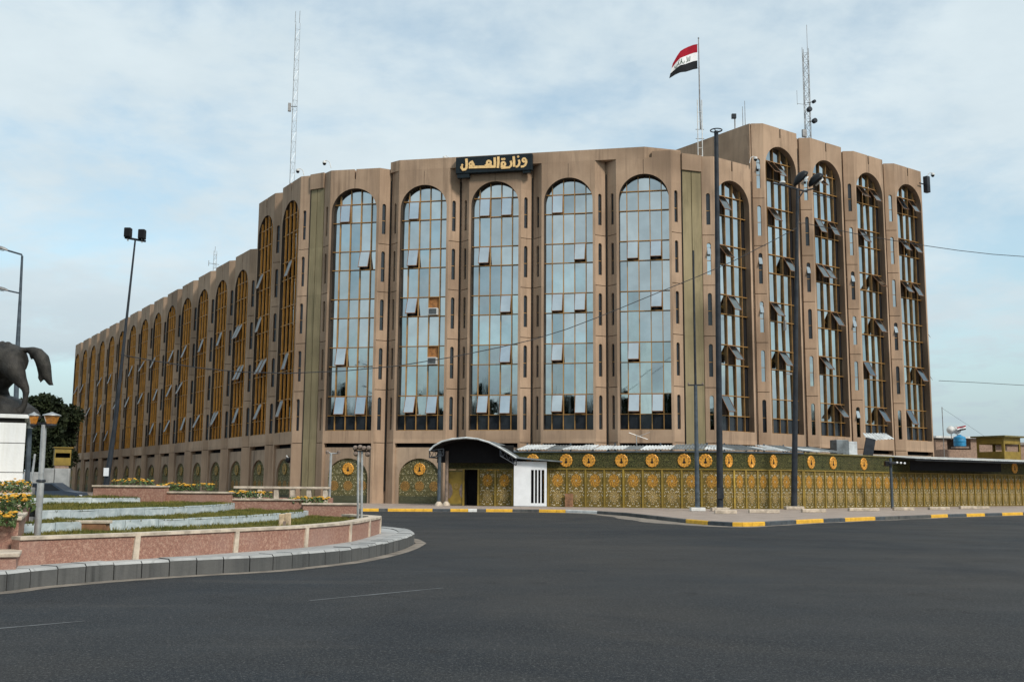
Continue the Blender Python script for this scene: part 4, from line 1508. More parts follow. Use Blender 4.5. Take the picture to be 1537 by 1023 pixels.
# tall black pole with ring
b0 = gp(1081, 766.5, PV)
t = empty('utility_pole', b0, 0, 'tallest black pole with a ring at its top, by the fence corner', 'utility pole')
tp = at(1075, 197, b0.y) - b0
mb = MB(); mb.tube([(0, 0, .1), tp * .5, tp], [.185, .155, .125], 'pole_dark', 14); mb.obj('pole', t)
mb = MB(); mb.tube([(tp.x + .34 * math.cos(q * math.pi / 10), tp.y + .34 * math.sin(q * math.pi / 10), tp.z + .05) for q in range(21)], .035, 'pole_dark', 6)
for q in range(3): mb.tube([(tp.x, tp.y, tp.z - .05), (tp.x + .34 * math.cos(q * 2.1), tp.y + .34 * math.sin(q * 2.1), tp.z + .05)], .025, 'pole_dark', 5)
mb.obj('ring', t)
mb = MB(); mb.box(-.17, .17, -.26, -.18, .7, 1.3, 'pole_dark'); mb.obj('hatch', t)
pole_base(t, 1.0, 'cream_stone')
# twin lamp pole
b0 = gp(1192, 764.3, PV)
t = empty('street_light_pole', b0, 0, 'tall dark street light with two upturned black lamp heads', 'street light')
Yp = b0.y
tp = at(1197, 283, Yp) - b0
mb = MB(); mb.tube([(0, 0, .1), tp * .5, tp], [.19, .135, .09], 'pole_dark', 12); mb.obj('pole', t)
PP = lambda x, y: at(x, y, Yp) - b0
mb = MB(); mb.tube([PP(1160, 275), PP(1180, 279), PP(1197, 284), PP(1212, 288)], .06, 'pole_dark', 7); mb.tube([PP(1197, 300), PP(1206, 287), PP(1222, 283)], .05, 'pole_dark', 7); mb.tube([PP(1220, 291), PP(1252, 298)], .03, 'pole_dark', 6)
mb.obj('arm', t)


def lamp_head(pa, pb, wd, name='lamp_head', mat='lamp_black', und='dirty_white', par=None):
    mb = MB()
    d = (pb - pa); L_ = d.length; d.normalize()
    s_ = Vector((0, 1, 0)); n_ = d.cross(s_).normalized()
    if n_.z < 0: n_ = -n_
    sec = [(0, .25, .3), (.12, .6, .6), (.35, .95, .9), (.65, 1, 1), (.88, .8, .75), (1, .3, .3)]
    rings = []
    for f, a_, h_ in sec:
        c = pa + d * L_ * f
        rings.append([c + s_ * wd * .5 * a_ * math.cos(k * math.pi / 6) + n_ * (wd * .42 * h_ * math.sin(k * math.pi / 6) if k <= 6 else wd * .14 * h_ * math.sin(k * math.pi / 6)) for k in range(12)])
    vs = [q for r_ in rings for q in r_]; fs = []
    for i in range(5):
        for k in range(12): fs.append((i * 12 + k, i * 12 + (k + 1) % 12, i * 12 + 12 + (k + 1) % 12, i * 12 + 12 + k))
    fs += [tuple(range(12))[::-1], tuple(60 + k for k in range(12))]
    mb.idx(vs, fs, mat, True)
    o = mb.obj(name, par)
    mb = MB()
    c = pa.lerp(pb, .58) - n_ * wd * .15
    mb.idx([c + d * L_ * .28 * math.cos(k * math.pi / 6) + s_ * wd * .38 * math.sin(k * math.pi / 6) - n_ * .02 for k in range(12)] + [c + d * L_ * .25 * math.cos(k * math.pi / 6) + s_ * wd * .34 * math.sin(k * math.pi / 6) - n_ * wd * .12 for k in range(12)],
           [tuple(range(12)), tuple(range(12, 24))] + [(k, (k + 1) % 12, 12 + (k + 1) % 12, 12 + k) for k in range(12)], und, True)
    mb.obj('lens', o)
    return o


lamp_head(PP(1193, 279), PP(1212, 259), .95, par=t)
lamp_head(PP(1215, 280), PP(1235, 263), .95, par=t)
mb = MB(); q = PP(1174.5, 275); mb.lathe([(.06, .14), (.16, .12), (.2, .02), (.12, -.06), (.03, -.1)], 'dirty_white', 12, q); mb.obj('small_lamp', t)
mb = MB(); mb.box(-.3, -.22, -.3, .1, 11.0, 11.6, 'pole_grey'); mb.obj('junction_box', t)
mb = MB(); mb.box(-.3, .05, -.28, -.2, 8.2, 8.3, 'pole_grey'); mb.obj('junction_box', t)
pole_base(t, 1.1, 'cream_stone')
# camera pole
b0 = gp(1339.5, 762.5, PV)
t = empty('camera_pole', b0, 0, 'short dark camera pole in front of the fence before the awning', 'camera pole')
mb = MB(); mb.tube([(0, 0, 0), (0, 0, 3.3)], .09, 'steel_blue', 10); mb.obj('pole', t)
mb = MB(); mb.bbox(-.45, -.1, -.3, .05, 2.75, 3.1, 'lamp_black', .03); mb.bbox(-.2, .25, -.35, -.05, 2.9, 3.05, 'pole_dark', .02); mb.obj('camera_head', t)
for k in range(3):
    mb = MB(); mb.lathe([(.06, 0), (.07, .05), (.03, .08)], 'white_paint', 8, (.35 + k * .25, -.2, 3.0 - k * .02), 'y'); mb.obj('lamp', t)
mb = MB(); mb.tube([(.0, -.1, 3.0), (1.0, -.12, 2.97)], .03, 'pole_dark', 6); mb.obj('bracket', t)
# loose kerb blocks on the pavement beside the fence
for (x0, x1, y, mat, lab) in [(1074, 1104, 770.5, 'cream_stone', 'pale cream kerb block lying at the foot of the tallest pole'), (1126, 1167, 769.5, 'cream_stone', 'long pale stone slab lying on the pavement between the two tallest poles'),
                              (1205, 1237, 768.5, 'cream_stone', 'pale stone slab lying right of the twin lamp pole'), (1276, 1316, 766.5, 'cream_stone', 'pale slab lying by the wide fence panels'), (1343, 1369, 765.5, 'cream_stone', 'pale slab lying just right of the camera pole'),
                              (1396, 1422, 764.6, 'cream_stone', 'pale slab below the left half of the white awning'), (1444, 1480, 763.4, 'cream_stone', 'pale slab below the right half of the white awning')]:
    a, c = gp(x0, y, PV), gp(x1, y, PV)
    mb = MB()
    L_ = (c - a).length
    mb.bbox(-L_ / 2, L_ / 2, -.18, .18, 0, .19, mat, .025)
    o = mb.obj('stone_slab'); o.location = (a + c) / 2; o.rotation_euler = (0, 0, rr.uniform(-.04, .04))
    tag(o, lab, 'stone slab', 'stone slabs on the pavement')

a = gp(862, 759.6, PV)
d0 = (fpts[1] - fpts[0]).normalized(); n0 = Vector((-d0.y, d0.x, 0))
a = fpts[0] + d0 * ((a - fpts[0]).dot(d0)) - n0 * .28
mb = MB(); mb.T = Matrix.Rotation(R(-9), 4, 'X')
mb.bbox(-.26, .26, -.03, .03, .0, .85, 'rust', .015)
o = mb.obj('rusty_plate'); o.location = a; o.rotation_euler = (0, 0, A_F * .3)
tag(o, 'rusty brown plate leaning against the ornate fence near the white booth', 'metal plate')
p = at(955.5, 674, 69)
t = empty('roof_aerial', p, 0, 'small forked aerial standing on the sheet awning before the fifth arch', 'aerial')
mb = MB(); mb.tube([(0, 0, -.5), (0, 0, .95)], .03, 'galv', 6); mb.obj('mast', t)
mb = MB(); mb.tube([(-.5, 0, 1.1), (0, 0, .92), (.75, 0, .66)], .018, 'galv', 5); mb.tube([(.15, 0, .85), (.9, 0, 1.15)], .015, 'galv', 5); mb.obj('branch', t)
# things standing behind the fence top at right
p = at(1261, 676, 73.5)
t = empty('equipment_cabinet', p, A_R * .5, 'grey and white equipment cabinets standing above the fence awning', 'cabinet')
mb = MB(); mb.bbox(-.55, .45, -.4, .4, -.9, .75, 'sheet_grey', .03); mb.obj('grey_body', t)
mb = MB(); mb.bbox(.46, 1.15, -.4, .4, -.9, .65, 'sheet_white', .03); mb.obj('white_body', t)
p = at(1304, 675, 74.5)
mb = MB(); mb.T = Matrix.Rotation(R(12), 4, 'Y'); mb.bbox(-.35, .35, -.06, .06, -1.2, .85, 'pole_dark', .02); o = mb.obj('leaning_board'); o.location = p
tag(o, 'dark board leaning against the tower under the small white roof sheet', 'board')
p = at(1318, 656, 76)
mb = corrugated(Vector((-1.1, -.9, -.28)), Vector((.95, -.6, -.12)), Vector((.75, .5, .32)), Vector((-1.0, .3, .3)), 'sheet_white', 8, .03)
o = mb.obj('roof_sheet'); o.location = p
tag(o, 'small tilted white metal sheet under the third arch of the tower', 'metal sheet')

# ================================================================== RIGHT BACKGROUND
b0 = at(1500, 692, 90); b0.z = 0
t = empty('watchtower', b0, R(33), 'olive watchtower cabin with open windows above the far right fence', 'watchtower')
zc = at(1500, 692, 90).z
mb = MB()
zt = at(1500, 657, 90).z
W_ = 1.25
for (x, y) in ((-W_, -W_), (W_, -W_), (W_, W_), (-W_, W_)):
    mb = MB(); mb.box(x - .09, x + .09, y - .09, y + .09, 0, zc - .4, 'olive_paint'); mb.obj('leg', t)
mb = MB()
for k in range(4):
    mb.T = Matrix.Rotation(k * math.pi / 2, 4, 'Z')
    mb.panel([(-W_, zc - .4), (W_, zc - .4), (W_, zt), (-W_, zt)], [[(-W_ + .2, zc + .8), (W_ - .2, zc + .8), (W_ - .2, zc + 1.45), (-W_ + .2, zc + 1.45)]], -W_ - .001 * k, -W_ + .08, 'olive_paint')
mb.T = None
mb.box(-W_ + .1, W_ - .1, -W_ + .1, W_ - .1, zc - .35, zc - .3, 'olive')
mb.obj('cabin', t)
mb = MB(); mb.bbox(-W_ - .35, W_ + .35, -W_ - .35, W_ + .35, zt + .002, zt + .14, 'olive', .02); mb.obj('roof', t)

b0 = at(1450, 690, 112); zt = at(1450, 655, 112).z
t = empty('brick_house', (b0.x, 112, 0), R(12), 'low brick house with a flat roof behind the awning at right', 'house')
mb = MB(); mb.panel([(-2.6, 0), (5.2, 0), (5.2, zt - 1.4), (-2.6, zt - 1.4)], [[(3, 3.0), (4, 3.0), (4, 4.2), (3, 4.2)]], 0, .3, 'brick'); mb.box(-2.6, -2.3, .3, 9, 0, zt - 1.4, 'brick'); mb.box(4.9, 5.2, .3, 9, 0, zt - 1.4, 'brick'); mb.box(-2.3, 4.9, .3, 9, zt - 1.9, zt - 1.7, 'roof')
mb.box(-2.2, -.8, 2, 8, zt - 1.7, zt - .3, 'brick'); mb.box(2.1, 4.8, 2, 8, zt - 1.7, zt - .1, 'brick'); mb.obj('wall', t)
mb = MB(); mb.box(-2.4, 5.3, 1.6, 8.4, zt - .09, zt + .12, 'dirty_white'); mb.obj('roof', t)
mb = MB(); mb.box(3.02, 3.98, .15, .2, 3.0, 4.2, 'glass_dark'); mb.obj('window', t)
p = at(1440.5, 661, 110)
t = empty('water_tank', p, 0, 'blue plastic water tank on the brick house', 'water tank')
mb = MB(); mb.lathe([(.45, -.62), (.6, -.58), (.62, -.3), (.59, -.26), (.62, -.22), (.62, .12), (.59, .16), (.62, .2), (.6, .38), (.3, .5), (.2, .52)], 'tank_blue', 20); mb.obj('shell', t)
mb = MB(); mb.lathe([(.2, .5), (.21, .6), (.1, .63)], 'tank_blue', 14); mb.obj('lid', t)
mb = MB(); mb.box(-.7, .7, -.6, .6, -.8, -.63, 'pole_brown'); mb.obj('stand', t)
for (px, lab) in ((1427, 'grey satellite dish left of the blue tank on the brick house'), (1436, 'pale satellite dish directly above the blue water tank')):
    p = at(px, 645, 111)
    t = empty('satellite_dish', p, R(-30), lab, 'satellite dish', 'satellite dishes')
    mb = MB(); mb.lathe([(.02, .18), (.25, .1), (.42, -.05), (.44, -.06), (.42, -.08)], 'dirty_white', 16, (0, 0, 0), 'y'); mb.obj('dish', t)
    mb = MB(); mb.tube([(0, .05, 0), (0, .2, -.4), (0, .2, -1.0)], .04, 'pole_grey', 6); mb.obj('mast', t)
p = at(1444, 650, 110.5)
t = empty('small_flag', p, 0, 'tiny tricolour flag on a stick above the brick house', 'flag')
mb = MB(); mb.tube([(-.5, 0, -.6), (-.5, 0, .75)], .025, 'pole_grey', 6); mb.obj('stick', t)
for k, mt_ in enumerate(('flag_black', 'flag_white', 'flag_red')):
    mb = MB()
    n = 8
    for i in range(n):
        f0, f1 = i / n, (i + 1) / n
        P_ = lambda f, z: (-.48 + f * .9, .1 * math.sin(f * 6), z + .2 * f)
        z0 = .2 + k * .15
        for oy in (0, .012):
            mb.face([tuple(Vector(P_(f, z)) + Vector((0, oy, 0))) for f, z in ((f0, z0), (f1, z0), (f1, z0 + .15), (f0, z0 + .15))], mt_)
    mb.obj('stripe', t)
p = at(1416, 655, 105)
t = empty('aerial_pole', p, 0, 'thin pole with guy wires right of the tower', 'aerial')
mb = MB(); mb.tube([(0, 0, -5), (0, 0, 3.0)], .04, 'pole_grey', 6); mb.obj('pole', t)
mb = MB(); mb.tube([(0, 0, 2.9), (9.0, 2, -2.5)], .012, 'cable', 4); mb.obj('guy_wire', t)
b0 = at(1545, 690, 118); zt = at(1545, 665, 118).z
t = empty('brick_house', (b0.x, 118, 0), R(5), 'low brick house at the right picture edge behind the watchtower', 'house')
mb = MB(); mb.bbox(-2.6, 8, 0, 9, 0, zt - .2, 'brick', .03); mb.obj('wall', t)
mb = MB(); mb.box(-2.8, 8.2, -.2, 9.2, zt - .19, zt + .1, 'roof'); mb.obj('roof', t)
mb = MB(); mb.box(.5, 1.8, -.03, .02, 2.4, 3.8, 'glass_dark'); mb.obj('window', t)

# ================================================================== ROUNDABOUT GARDEN
kb = [(-160, 899), (-60, 892), (0, 888), (53, 880.9), (147, 872.4), (231, 866.3), (313, 861.3), (400, 856.4), (461, 850.5), (527, 842.6), (578, 832), (606, 823.5), (621, 816)]
KB = [gp(x, y) for x, y in kb]
KB += [Vector((-2.62, 28.6, 0)), Vector((-3.1, 30.6, 0)), Vector((-4.2, 32.2, 0)), Vector((-6, 33.3, 0)), Vector((-9, 34, 0)), Vector((-14, 34.3, 0)), Vector((-22, 34, 0))]


def smooth_line(L_, step):
    """Catmull-Rom through the points"""
    out = []
    n = len(L_)
    for i in range(n - 1):
        p0, p1, p2, p3 = L_[max(i - 1, 0)], L_[i], L_[i + 1], L_[min(i + 2, n - 1)]
        k = max(2, int((p2 - p1).length / step))
        for j in range(k):
            t_ = j / k
            out.append(.5 * ((2 * p1) + (p2 - p0) * t_ + (2 * p0 - 5 * p1 + 4 * p2 - p3) * t_ ** 2 + (3 * p1 - p0 - 3 * p2 + p3) * t_ ** 3))
    out.append(L_[-1].copy())
    return out


KS = smooth_line(KB, .2)
KHT = .29
blocks = resample(KS, .5)
mb = MB()
ro, ri_ = strip(blocks, 0, .42)
for i in range(len(blocks) - 1):
    d = (blocks[i + 1] - blocks[i]).normalized() * .009
    p0, p1, q0, q1 = ro[i] + d, ro[i + 1] - d, ri_[i] + d, ri_[i + 1] - d
    h1, h2 = Vector((0, 0, KHT - .04)), Vector((0, 0, KHT))
    jit = Vector((0, 0, rr.uniform(-.008, .008)))
    b0_, b1_ = p0.lerp(q0, .09), p1.lerp(q1, .09)
    mb.face([p0, p1, p1 + h1 + jit, p0 + h1 + jit], 'kerb_face'); mb.face([p0 + h1 + jit, p1 + h1 + jit, b1_ + h2 + jit, b0_ + h2 + jit], 'kerb_top')
    mb.face([b0_ + h2 + jit, b1_ + h2 + jit, q1 + h2 + jit, q0 + h2 + jit], 'kerb_top')
    mb.face([p0, p0 + h1 + jit, b0_ + h2 + jit, q0 + h2 + jit, q0], 'kerb_face'); mb.face([p1, p1 + h1 + jit, b1_ + h2 + jit, q1 + h2 + jit, q1], 'kerb_face')
struct(mb.obj('island_kerb'))
mb = MB()
_, inn = strip(KS, 0, .40)
mb.cap([[(p.x, p.y, KHT - .012) for p in inn] + [(-30, 34, KHT - .012), (-30, 10, KHT - .012)]], 'kerb_top')
struct(mb.obj('island_paving'))
mb = MB()
o1, o2 = strip(KS, -.02, -.30)
for i in range(len(KS) - 1):
    z = Vector((0, 0, .006))
    mb.face([o1[i] + z, o1[i + 1] + z, o2[i + 1] + z * .7, o2[i] + z * .7], 'dust_edge')
struct(mb.obj('gutter_strip'))

# red granite garden wall
wp = [(26.6, 847.4), (110, 843), (203, 838), (300, 831.5), (400, 824.5), (458.5, 820), (524.7, 811.8), (556, 804)]
WL = [gp(x, y, KHT) for x, y in wp]
WL += [gp(570.5, 799, KHT), Vector((-3.75, 28.6, KHT)), Vector((-4.5, 29.6, KHT))]
WS = smooth_line(WL, .25)
gw = empty('garden_wall', WL[0], 0, 'low curved red granite garden wall with pale coping on the roundabout', 'garden wall')
o0 = gw.location.copy()
WH = .38


def wall_strip(line, th, z0, z1, mat, over=0.0):
    mb = MB()
    a, c = strip(line, -over, th + over)
    for i in range(len(line) - 1):
        b_ = lambda p, z: Vector((p.x, p.y, z)) - o0
        mb.face([b_(a[i], z0), b_(a[i + 1], z0), b_(a[i + 1], z1), b_(a[i], z1)], mat)
        mb.face([b_(c[i], z0), b_(c[i], z1), b_(c[i + 1], z1), b_(c[i + 1], z0)], mat)
        mb.face([b_(a[i], z1), b_(a[i + 1], z1), b_(c[i + 1], z1), b_(c[i], z1)], mat)
        mb.face([b_(a[i], z0), b_(c[i], z0), b_(c[i + 1], z0), b_(a[i + 1], z0)], mat)
    for i in (0, len(line) - 1):
        mb.face([b_(a[i], z0), b_(a[i], z1), b_(c[i], z1), b_(c[i], z0)], mat)
    return mb


wall_strip(WS, .28, KHT - .02, KHT + WH, 'granite').obj('wall', gw)
wall_strip(WS, .28, KHT + WH + .001, KHT + WH + .05, 'cream_stone', .03).obj('coping', gw)
for (px, py) in ((206, 838), (355, 828), (458.5, 820), (524.7, 811.8), (554, 804.6), (569, 799.6)):
    p = gp(px, py, KHT)
    i = min(range(len(WS)), key=lambda k: (WS[k] - p).length)
    tn = (WS[min(i + 1, len(WS) - 1)] - WS[max(i - 1, 0)]).normalized()
    mb = MB()
    mb.T = Matrix.Translation(WS[i] - o0) @ Matrix.Rotation(math.atan2(tn.y, tn.x), 4, 'Z')
    mb.idx([(-.07, -.03, -.01), (.045, -.03, -.01), (.045, .04, -.01), (-.07, .04, -.01), (-.035, -.04, WH), (.06, -.04, WH), (.06, .04, WH), (-.035, .04, WH)], [(0, 3, 2, 1), (4, 5, 6, 7), (0, 1, 5, 4), (1, 2, 6, 5), (2, 3, 7, 6), (3, 0, 4, 7)], 'cream_stone')
    mb.obj('pilaster', gw)

# terrace edgings
tiers = [
    ([(27, 786), (110, 783), (200, 780), (272, 777.8), (330, 775.6), (379.6, 773), (425, 769.8), (463.5, 766)], .78, .50, 'lowest curved grey marble terrace edging in the garden'),
    ([(58, 766.5), (130, 764.5), (200, 762), (250, 760.6), (297.6, 758.7), (330, 756.8), (353, 754.4)], .98, .74, 'middle curved grey marble terrace edging in the garden'),
    ([(45, 747.0), (64, 746.9), (120, 746.6), (180, 746.2), (230, 745.8)], 1.13, .94, 'topmost short grey marble terrace edging in the garden'),
]
TL = []
for pts, zt, z0, lab in tiers:
    L_ = smooth_line([gp(x, y, zt) for x, y in pts], .25)
    for p in L_: p.z = 0
    TL.append(L_)
    t = empty('terrace_edging', (L_[0].x, L_[0].y, z0), 0, lab, 'terrace edging', 'marble terrace edgings')
    o0 = t.location.copy()
    # slabs with fine joints, one of them chipped lower
    sl_ = resample(L_, .85)
    for i in range(len(sl_) - 1):
        if (sl_[i + 1] - sl_[i]).length < .1: continue
        dd = (sl_[i + 1] - sl_[i]).normalized() * .006
        zz_ = zt + rr.uniform(-.012, .012)
        mb = wall_strip([sl_[i] + dd, sl_[i + 1] - dd], .09, z0 - .3, zz_, 'marble_grey')
        mb.obj('slab', t)
# soil and grass sheets of the terraces
mb = MB()


def sheet(front, backl, zf, zbk, mat='soil_grass', nu=40, nv=10):
    A1, C1 = front, backl
    def pick(L_, f):
        k = f * (len(L_) - 1); i = min(len(L_) - 2, int(k)); return L_[i].lerp(L_[i + 1], k - i)
    g_ = [[None] * (nu + 1) for _ in range(nv + 1)]
    for j in range(nv + 1):
        for i in range(nu + 1):
            p = pick(A1, i / nu).lerp(pick(C1, i / nu), j / nv)
            g_[j][i] = Vector((p.x, p.y, zf + (zbk - zf) * j / nv + (.02 * math.sin(p.x * 3.1) * math.cos(p.y * 2.3) if 0 < j < nv else 0)))
    for j in range(nv):
        for i in range(nu):
            mb.face([g_[j][i], g_[j][i + 1], g_[j + 1][i + 1], g_[j + 1][i]], mat, smooth=True)
    return g_


_, wi = strip(WS, 0, .25)
left_back = [Vector((-16, 27, 0)), Vector((-12.5, 29.8, 0)), Vector((-9, 30.3, 0)), Vector((-5.8, 30.2, 0)), Vector((-4.4, 29.8, 0))]
t1 = TL[0] + [Vector((-4.9, 30, 0))]
G1 = sheet(wi, [Vector((-9.3, 20.0, 0))] + t1, .585, .585)
G2 = sheet(TL[0], TL[1] + [Vector((-6.8, 30.1, 0))], .755, .76)
G3 = sheet(TL[1], TL[2] + [Vector((-8.6, 30.2, 0))], .955, .96)
G4 = sheet(TL[2], [Vector((-14, 30.5, 0)), Vector((-10, 30.6, 0))], 1.10, 1.12)
soil = mb.obj('garden_soil'); struct(soil)
# grass blades
mb = MB()
gr = random.Random(3)
for G_, den in ((G1, 2600), (G2, 2000), (G3, 1600), (G4, 500)):
    nj, ni = len(G_) - 1, len(G_[0]) - 1
    for _ in range(den * 3):
        i, j = gr.randrange(ni), gr.randrange(nj)
        f, h = gr.random(), gr.random()
        p = (G_[j][i] * (1 - f) + G_[j][i + 1] * f) * (1 - h) + (G_[j + 1][i] * (1 - f) + G_[j + 1][i + 1] * f) * h
        if math.sin(p.x * 2.7 + 1) * math.sin(p.y * 2.1) < -.55 and gr.random() < .7: continue
        hh = gr.uniform(.03, .085) * (1.35 if math.sin(p.x * 5.3) * math.sin(p.y * 4.7) > .3 else 1)
        for q in range(3):
            an = gr.uniform(0, 6.28); dx_, dy_ = math.cos(an), math.sin(an)
            lean_ = gr.uniform(-.04, .04)
            b_ = p + Vector((gr.uniform(-.03, .03), gr.uniform(-.03, .03), -.005))
            mb.face([b_ - Vector((dx_, dy_, 0)) * .011, b_ + Vector((dx_, dy_, 0)) * .011, b_ + Vector((lean_, gr.uniform(-.04, .04), hh))], 'grass_blade')
go = mb.obj('grass'); tag(go, 'short patchy grass on the garden terraces', 'grass', kind='stuff')

# stepped back walls
sw = empty('stepped_garden_wall', (-8, 30.4, 0), 0, 'red granite wall stepping down at the back of the garden', 'garden wall')
o0 = Vector((-8, 30.4, 0))
for (x0, x1, yt, Yd) in ((140, 248, 727.6, 30.3), (246.5, 347, 737, 30.5), (345.5, 456, 747.6, 30.7), (454.5, 537, 754.5, 30.4)):
    a, c = at(x0, yt, Yd), at(x1, yt + .6, Yd)
    mb = MB(); mb.bbox(a.x + 8, c.x + 8, Yd - 30.4, Yd - 30.4 + .35, .3, a.z - .05, 'granite', .01); w1 = mb.obj('wall_step', sw)
    mb = MB(); mb.bbox(a.x + 8 - .03, c.x + 8 + .03, Yd - 30.4 - .04, Yd - 30.4 + .39, a.z - .048, a.z, 'cream_stone', .008); mb.obj('coping', w1)
# second low wall with railing behind
rw = empty('garden_railing', (-7.5, 33.2, 0), 0, 'pale stone rail on short posts behind the garden', 'railing')
a, c = at(352, 729.2, 33.2), at(496, 729.6, 33.2)
mb = MB(); mb.bbox(a.x + 7.5, c.x + 7.5, -.12, .12, a.z - .07, a.z, 'cream_stone', .01); mb.obj('rail', rw)
for k in range(6):
    x = a.x + 7.5 + (c.x - a.x) * (.1 + .17 * k)
    mb = MB(); mb.bbox(x - .07, x + .07, -.08, .08, .2, a.z - .071, 'cream_stone', .01); mb.obj('post', rw)
mb = MB(); mb.bbox(a.x + 7.0, c.x + 7.55, .1, .3, .2, a.z - .35, 'granite', .01); mb.obj('panel', rw)

# stepped wall at the left edge
lw = empty('stair_wall', (-8, 17, 0), 0, 'red granite stepped wall with pale caps at the left picture edge', 'garden wall')
steps = [(25.4, 829.6, 15.8, .55), (29, 775, 16.9, 2.2), (35.5, 754.8, 19.3, 2.4), (39.3, 740.8, 21.9, 2.6), (40.6, 728.3, 24.6, 2.2)]
for px, py, Yf, dep in steps:
    p = at(px, py, Yf)
    mb = MB(); mb.T = Matrix.Translation((p.x + 8, Yf - 17, 0)) @ Matrix.Rotation(R(23), 4, 'Z')
    wd_ = 1.0 if dep > 1 else 1.6
    mb.bbox(-wd_, 0, 0, dep + .5, KHT - .03, p.z - .06, 'granite', .008); w1 = mb.obj('wall_step', lw)
    mb = MB(); mb.T = Matrix.Translation((p.x + 8, Yf - 17, 0)) @ Matrix.Rotation(R(23), 4, 'Z')
    mb.bbox(-wd_ - .03, .04, -.04, dep + .5, p.z - .058, p.z, 'cream_stone', .012); mb.obj('cap', w1)

# flowers
fr_ = random.Random(9)


def flowers(p, rx, ry, h, n, label):
    t = empty('flower_clump', p, 0, label, 'flowers', 'yellow flowers in the garden')
    mb = MB()
    for _ in range(n * 5):
        a_ = fr_.uniform(0, 6.28); q = math.sqrt(fr_.random())
        c = Vector((rx * q * math.cos(a_), ry * q * math.sin(a_), fr_.uniform(0, h * .85)))
        s_ = fr_.uniform(.03, .07)
        d1 = Vector((fr_.uniform(-1, 1), fr_.uniform(-1, 1), fr_.uniform(.1, 1))).normalized() * s_
        d2 = d1.orthogonal().normalized() * s_ * .4
        mb.face([c - d1, c + d2, c + d1, c - d2], 'leaf_plant')
    mb.obj('foliage', t)
    mb = MB()
    for _ in range(n):
        a_ = fr_.uniform(0, 6.28); q = math.sqrt(fr_.random())
        c = Vector((rx * q * math.cos(a_), ry * q * math.sin(a_), h * fr_.uniform(.65, 1.1) * (1 - .25 * q)))
        s_ = fr_.uniform(.022, .05)
        mb.lathe([(s_ * .4, -.3 * s_), (s_, 0), (s_ * .75, .4 * s_), (s_ * .2, .6 * s_)], 'petal', 7, c, 'z', 5, .15)
    mb.obj('blossom_head', t)['kind'] = 'stuff'


flowers(at(8, 744, 16.9) + Vector((-.15, .6, -.25)), .33, .4, .30, 55, 'big yellow marigold clump at the left picture edge beside the plinth')
flowers(at(6, 768, 16.6) + Vector((-.1, .1, -.22)), .27, .25, .26, 38, 'lower yellow marigold clump on the left stepped wall')
flowers(at(18, 733, 23) + Vector((-.2, .5, -.1)), .36, .4, .3, 45, 'upper yellow marigold clump in front of the white plinth')
for (px, py, rx, n, lab) in ((201, 727, .7, 26, 'orange flower row on the highest back wall'), (263, 734, .6, 60, 'bright yellow flower row on the second back wall step'), (308, 734, .3, 14, 'small sparse yellow clump right on the second wall step'),
                              (357, 745, .35, 16, 'sparse orange clump left on the third wall step'), (383, 745, .5, 28, 'yellow leafy clump on the third wall step'), (465, 753.5, .6, 46, 'low yellow flower row on the last wall step near the lamp')):
    p = at(px, py, 30.75)
    flowers(p - Vector((0, 0, .02)), rx, .13, .20, n, lab)

# carved wooden stump like post and small box in the grass
p = gp(427, 790, .585)
t = empty('stone_stump', p, R(10), 'cut pale wooden stump standing in the grass by the front wall', 'stump')
mb = MB(); mb.bbox(-.13, .0, -.1, .1, -.05, .29, 'wood', .015); mb.bbox(.005, .14, -.09, .1, -.05, .31, 'wood', .015); mb.obj('body', t)
mb = MB(); mb.panel([(-.03, -.02), (.03, -.02), (.03, .13), (-.03, .13)], [], -.115, -.095, 'pole_brown'); mb.obj('notch', t)
p = gp(133, 797, .585)
mb = MB(); mb.bbox(-.38, .38, -.12, .12, .0, .16, 'rust', .01); mb.bbox(-.42, .42, -.14, .14, .162, .22, 'cream_stone', .01)
o = mb.obj('utility_box'); o.location = p; tag(o, 'low brown box with pale lid set into the lowest marble edging', 'box')

# ================================================================== PLINTH AND HORSE
YP = 27.0
pt_ = at(40.5, 622, YP)
PRZ = R(25)
pl = empty('statue_plinth', Vector((pt_.x, YP, KHT)) + Matrix.Rotation(PRZ, 3, 'Z') @ Vector((-2.2, 1.6, 0)), PRZ, 'tall white marble plinth under the dark horse statue', 'plinth')
zp = pt_.z - KHT
mb = MB()
mb.bbox(-2.4, 2.2, -1.6, 1.6, 0, zp - .22, 'plinth_stone', .01); mb.obj('body', pl)
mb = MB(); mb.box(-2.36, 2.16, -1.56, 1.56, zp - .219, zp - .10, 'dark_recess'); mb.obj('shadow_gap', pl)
mb = MB(); mb.bbox(-2.45, 2.25, -1.65, 1.65, zp - .099, zp, 'plinth_stone', .01); mb.obj('cap', pl)
mb = MB()
for z in (.75, 1.5, 2.25):
    if z < zp - .3: mb.box(-2.41, 2.21, -1.606, -1.598, z, z + .014, 'dark_recess'); mb.box(2.198, 2.206, -1.6, 1.6, z, z + .014, 'dark_recess')
for x in (-1.4, -.5, .4, 1.3): mb.box(x, x + .014, -1.607, -1.597, 0, zp - .23, 'dark_recess')
mb.obj('joint', pl)

HY = YP + 1.3
HP = lambda x, y, dy_=0.0: at(x, y, HY) + Vector((0, dy_, 0))
horse = empty('horse_statue', HP(-40, 621), 0, 'dark bronze horse statue seen from its hindquarters with arched tail', 'statue')
ho = horse.location.copy()


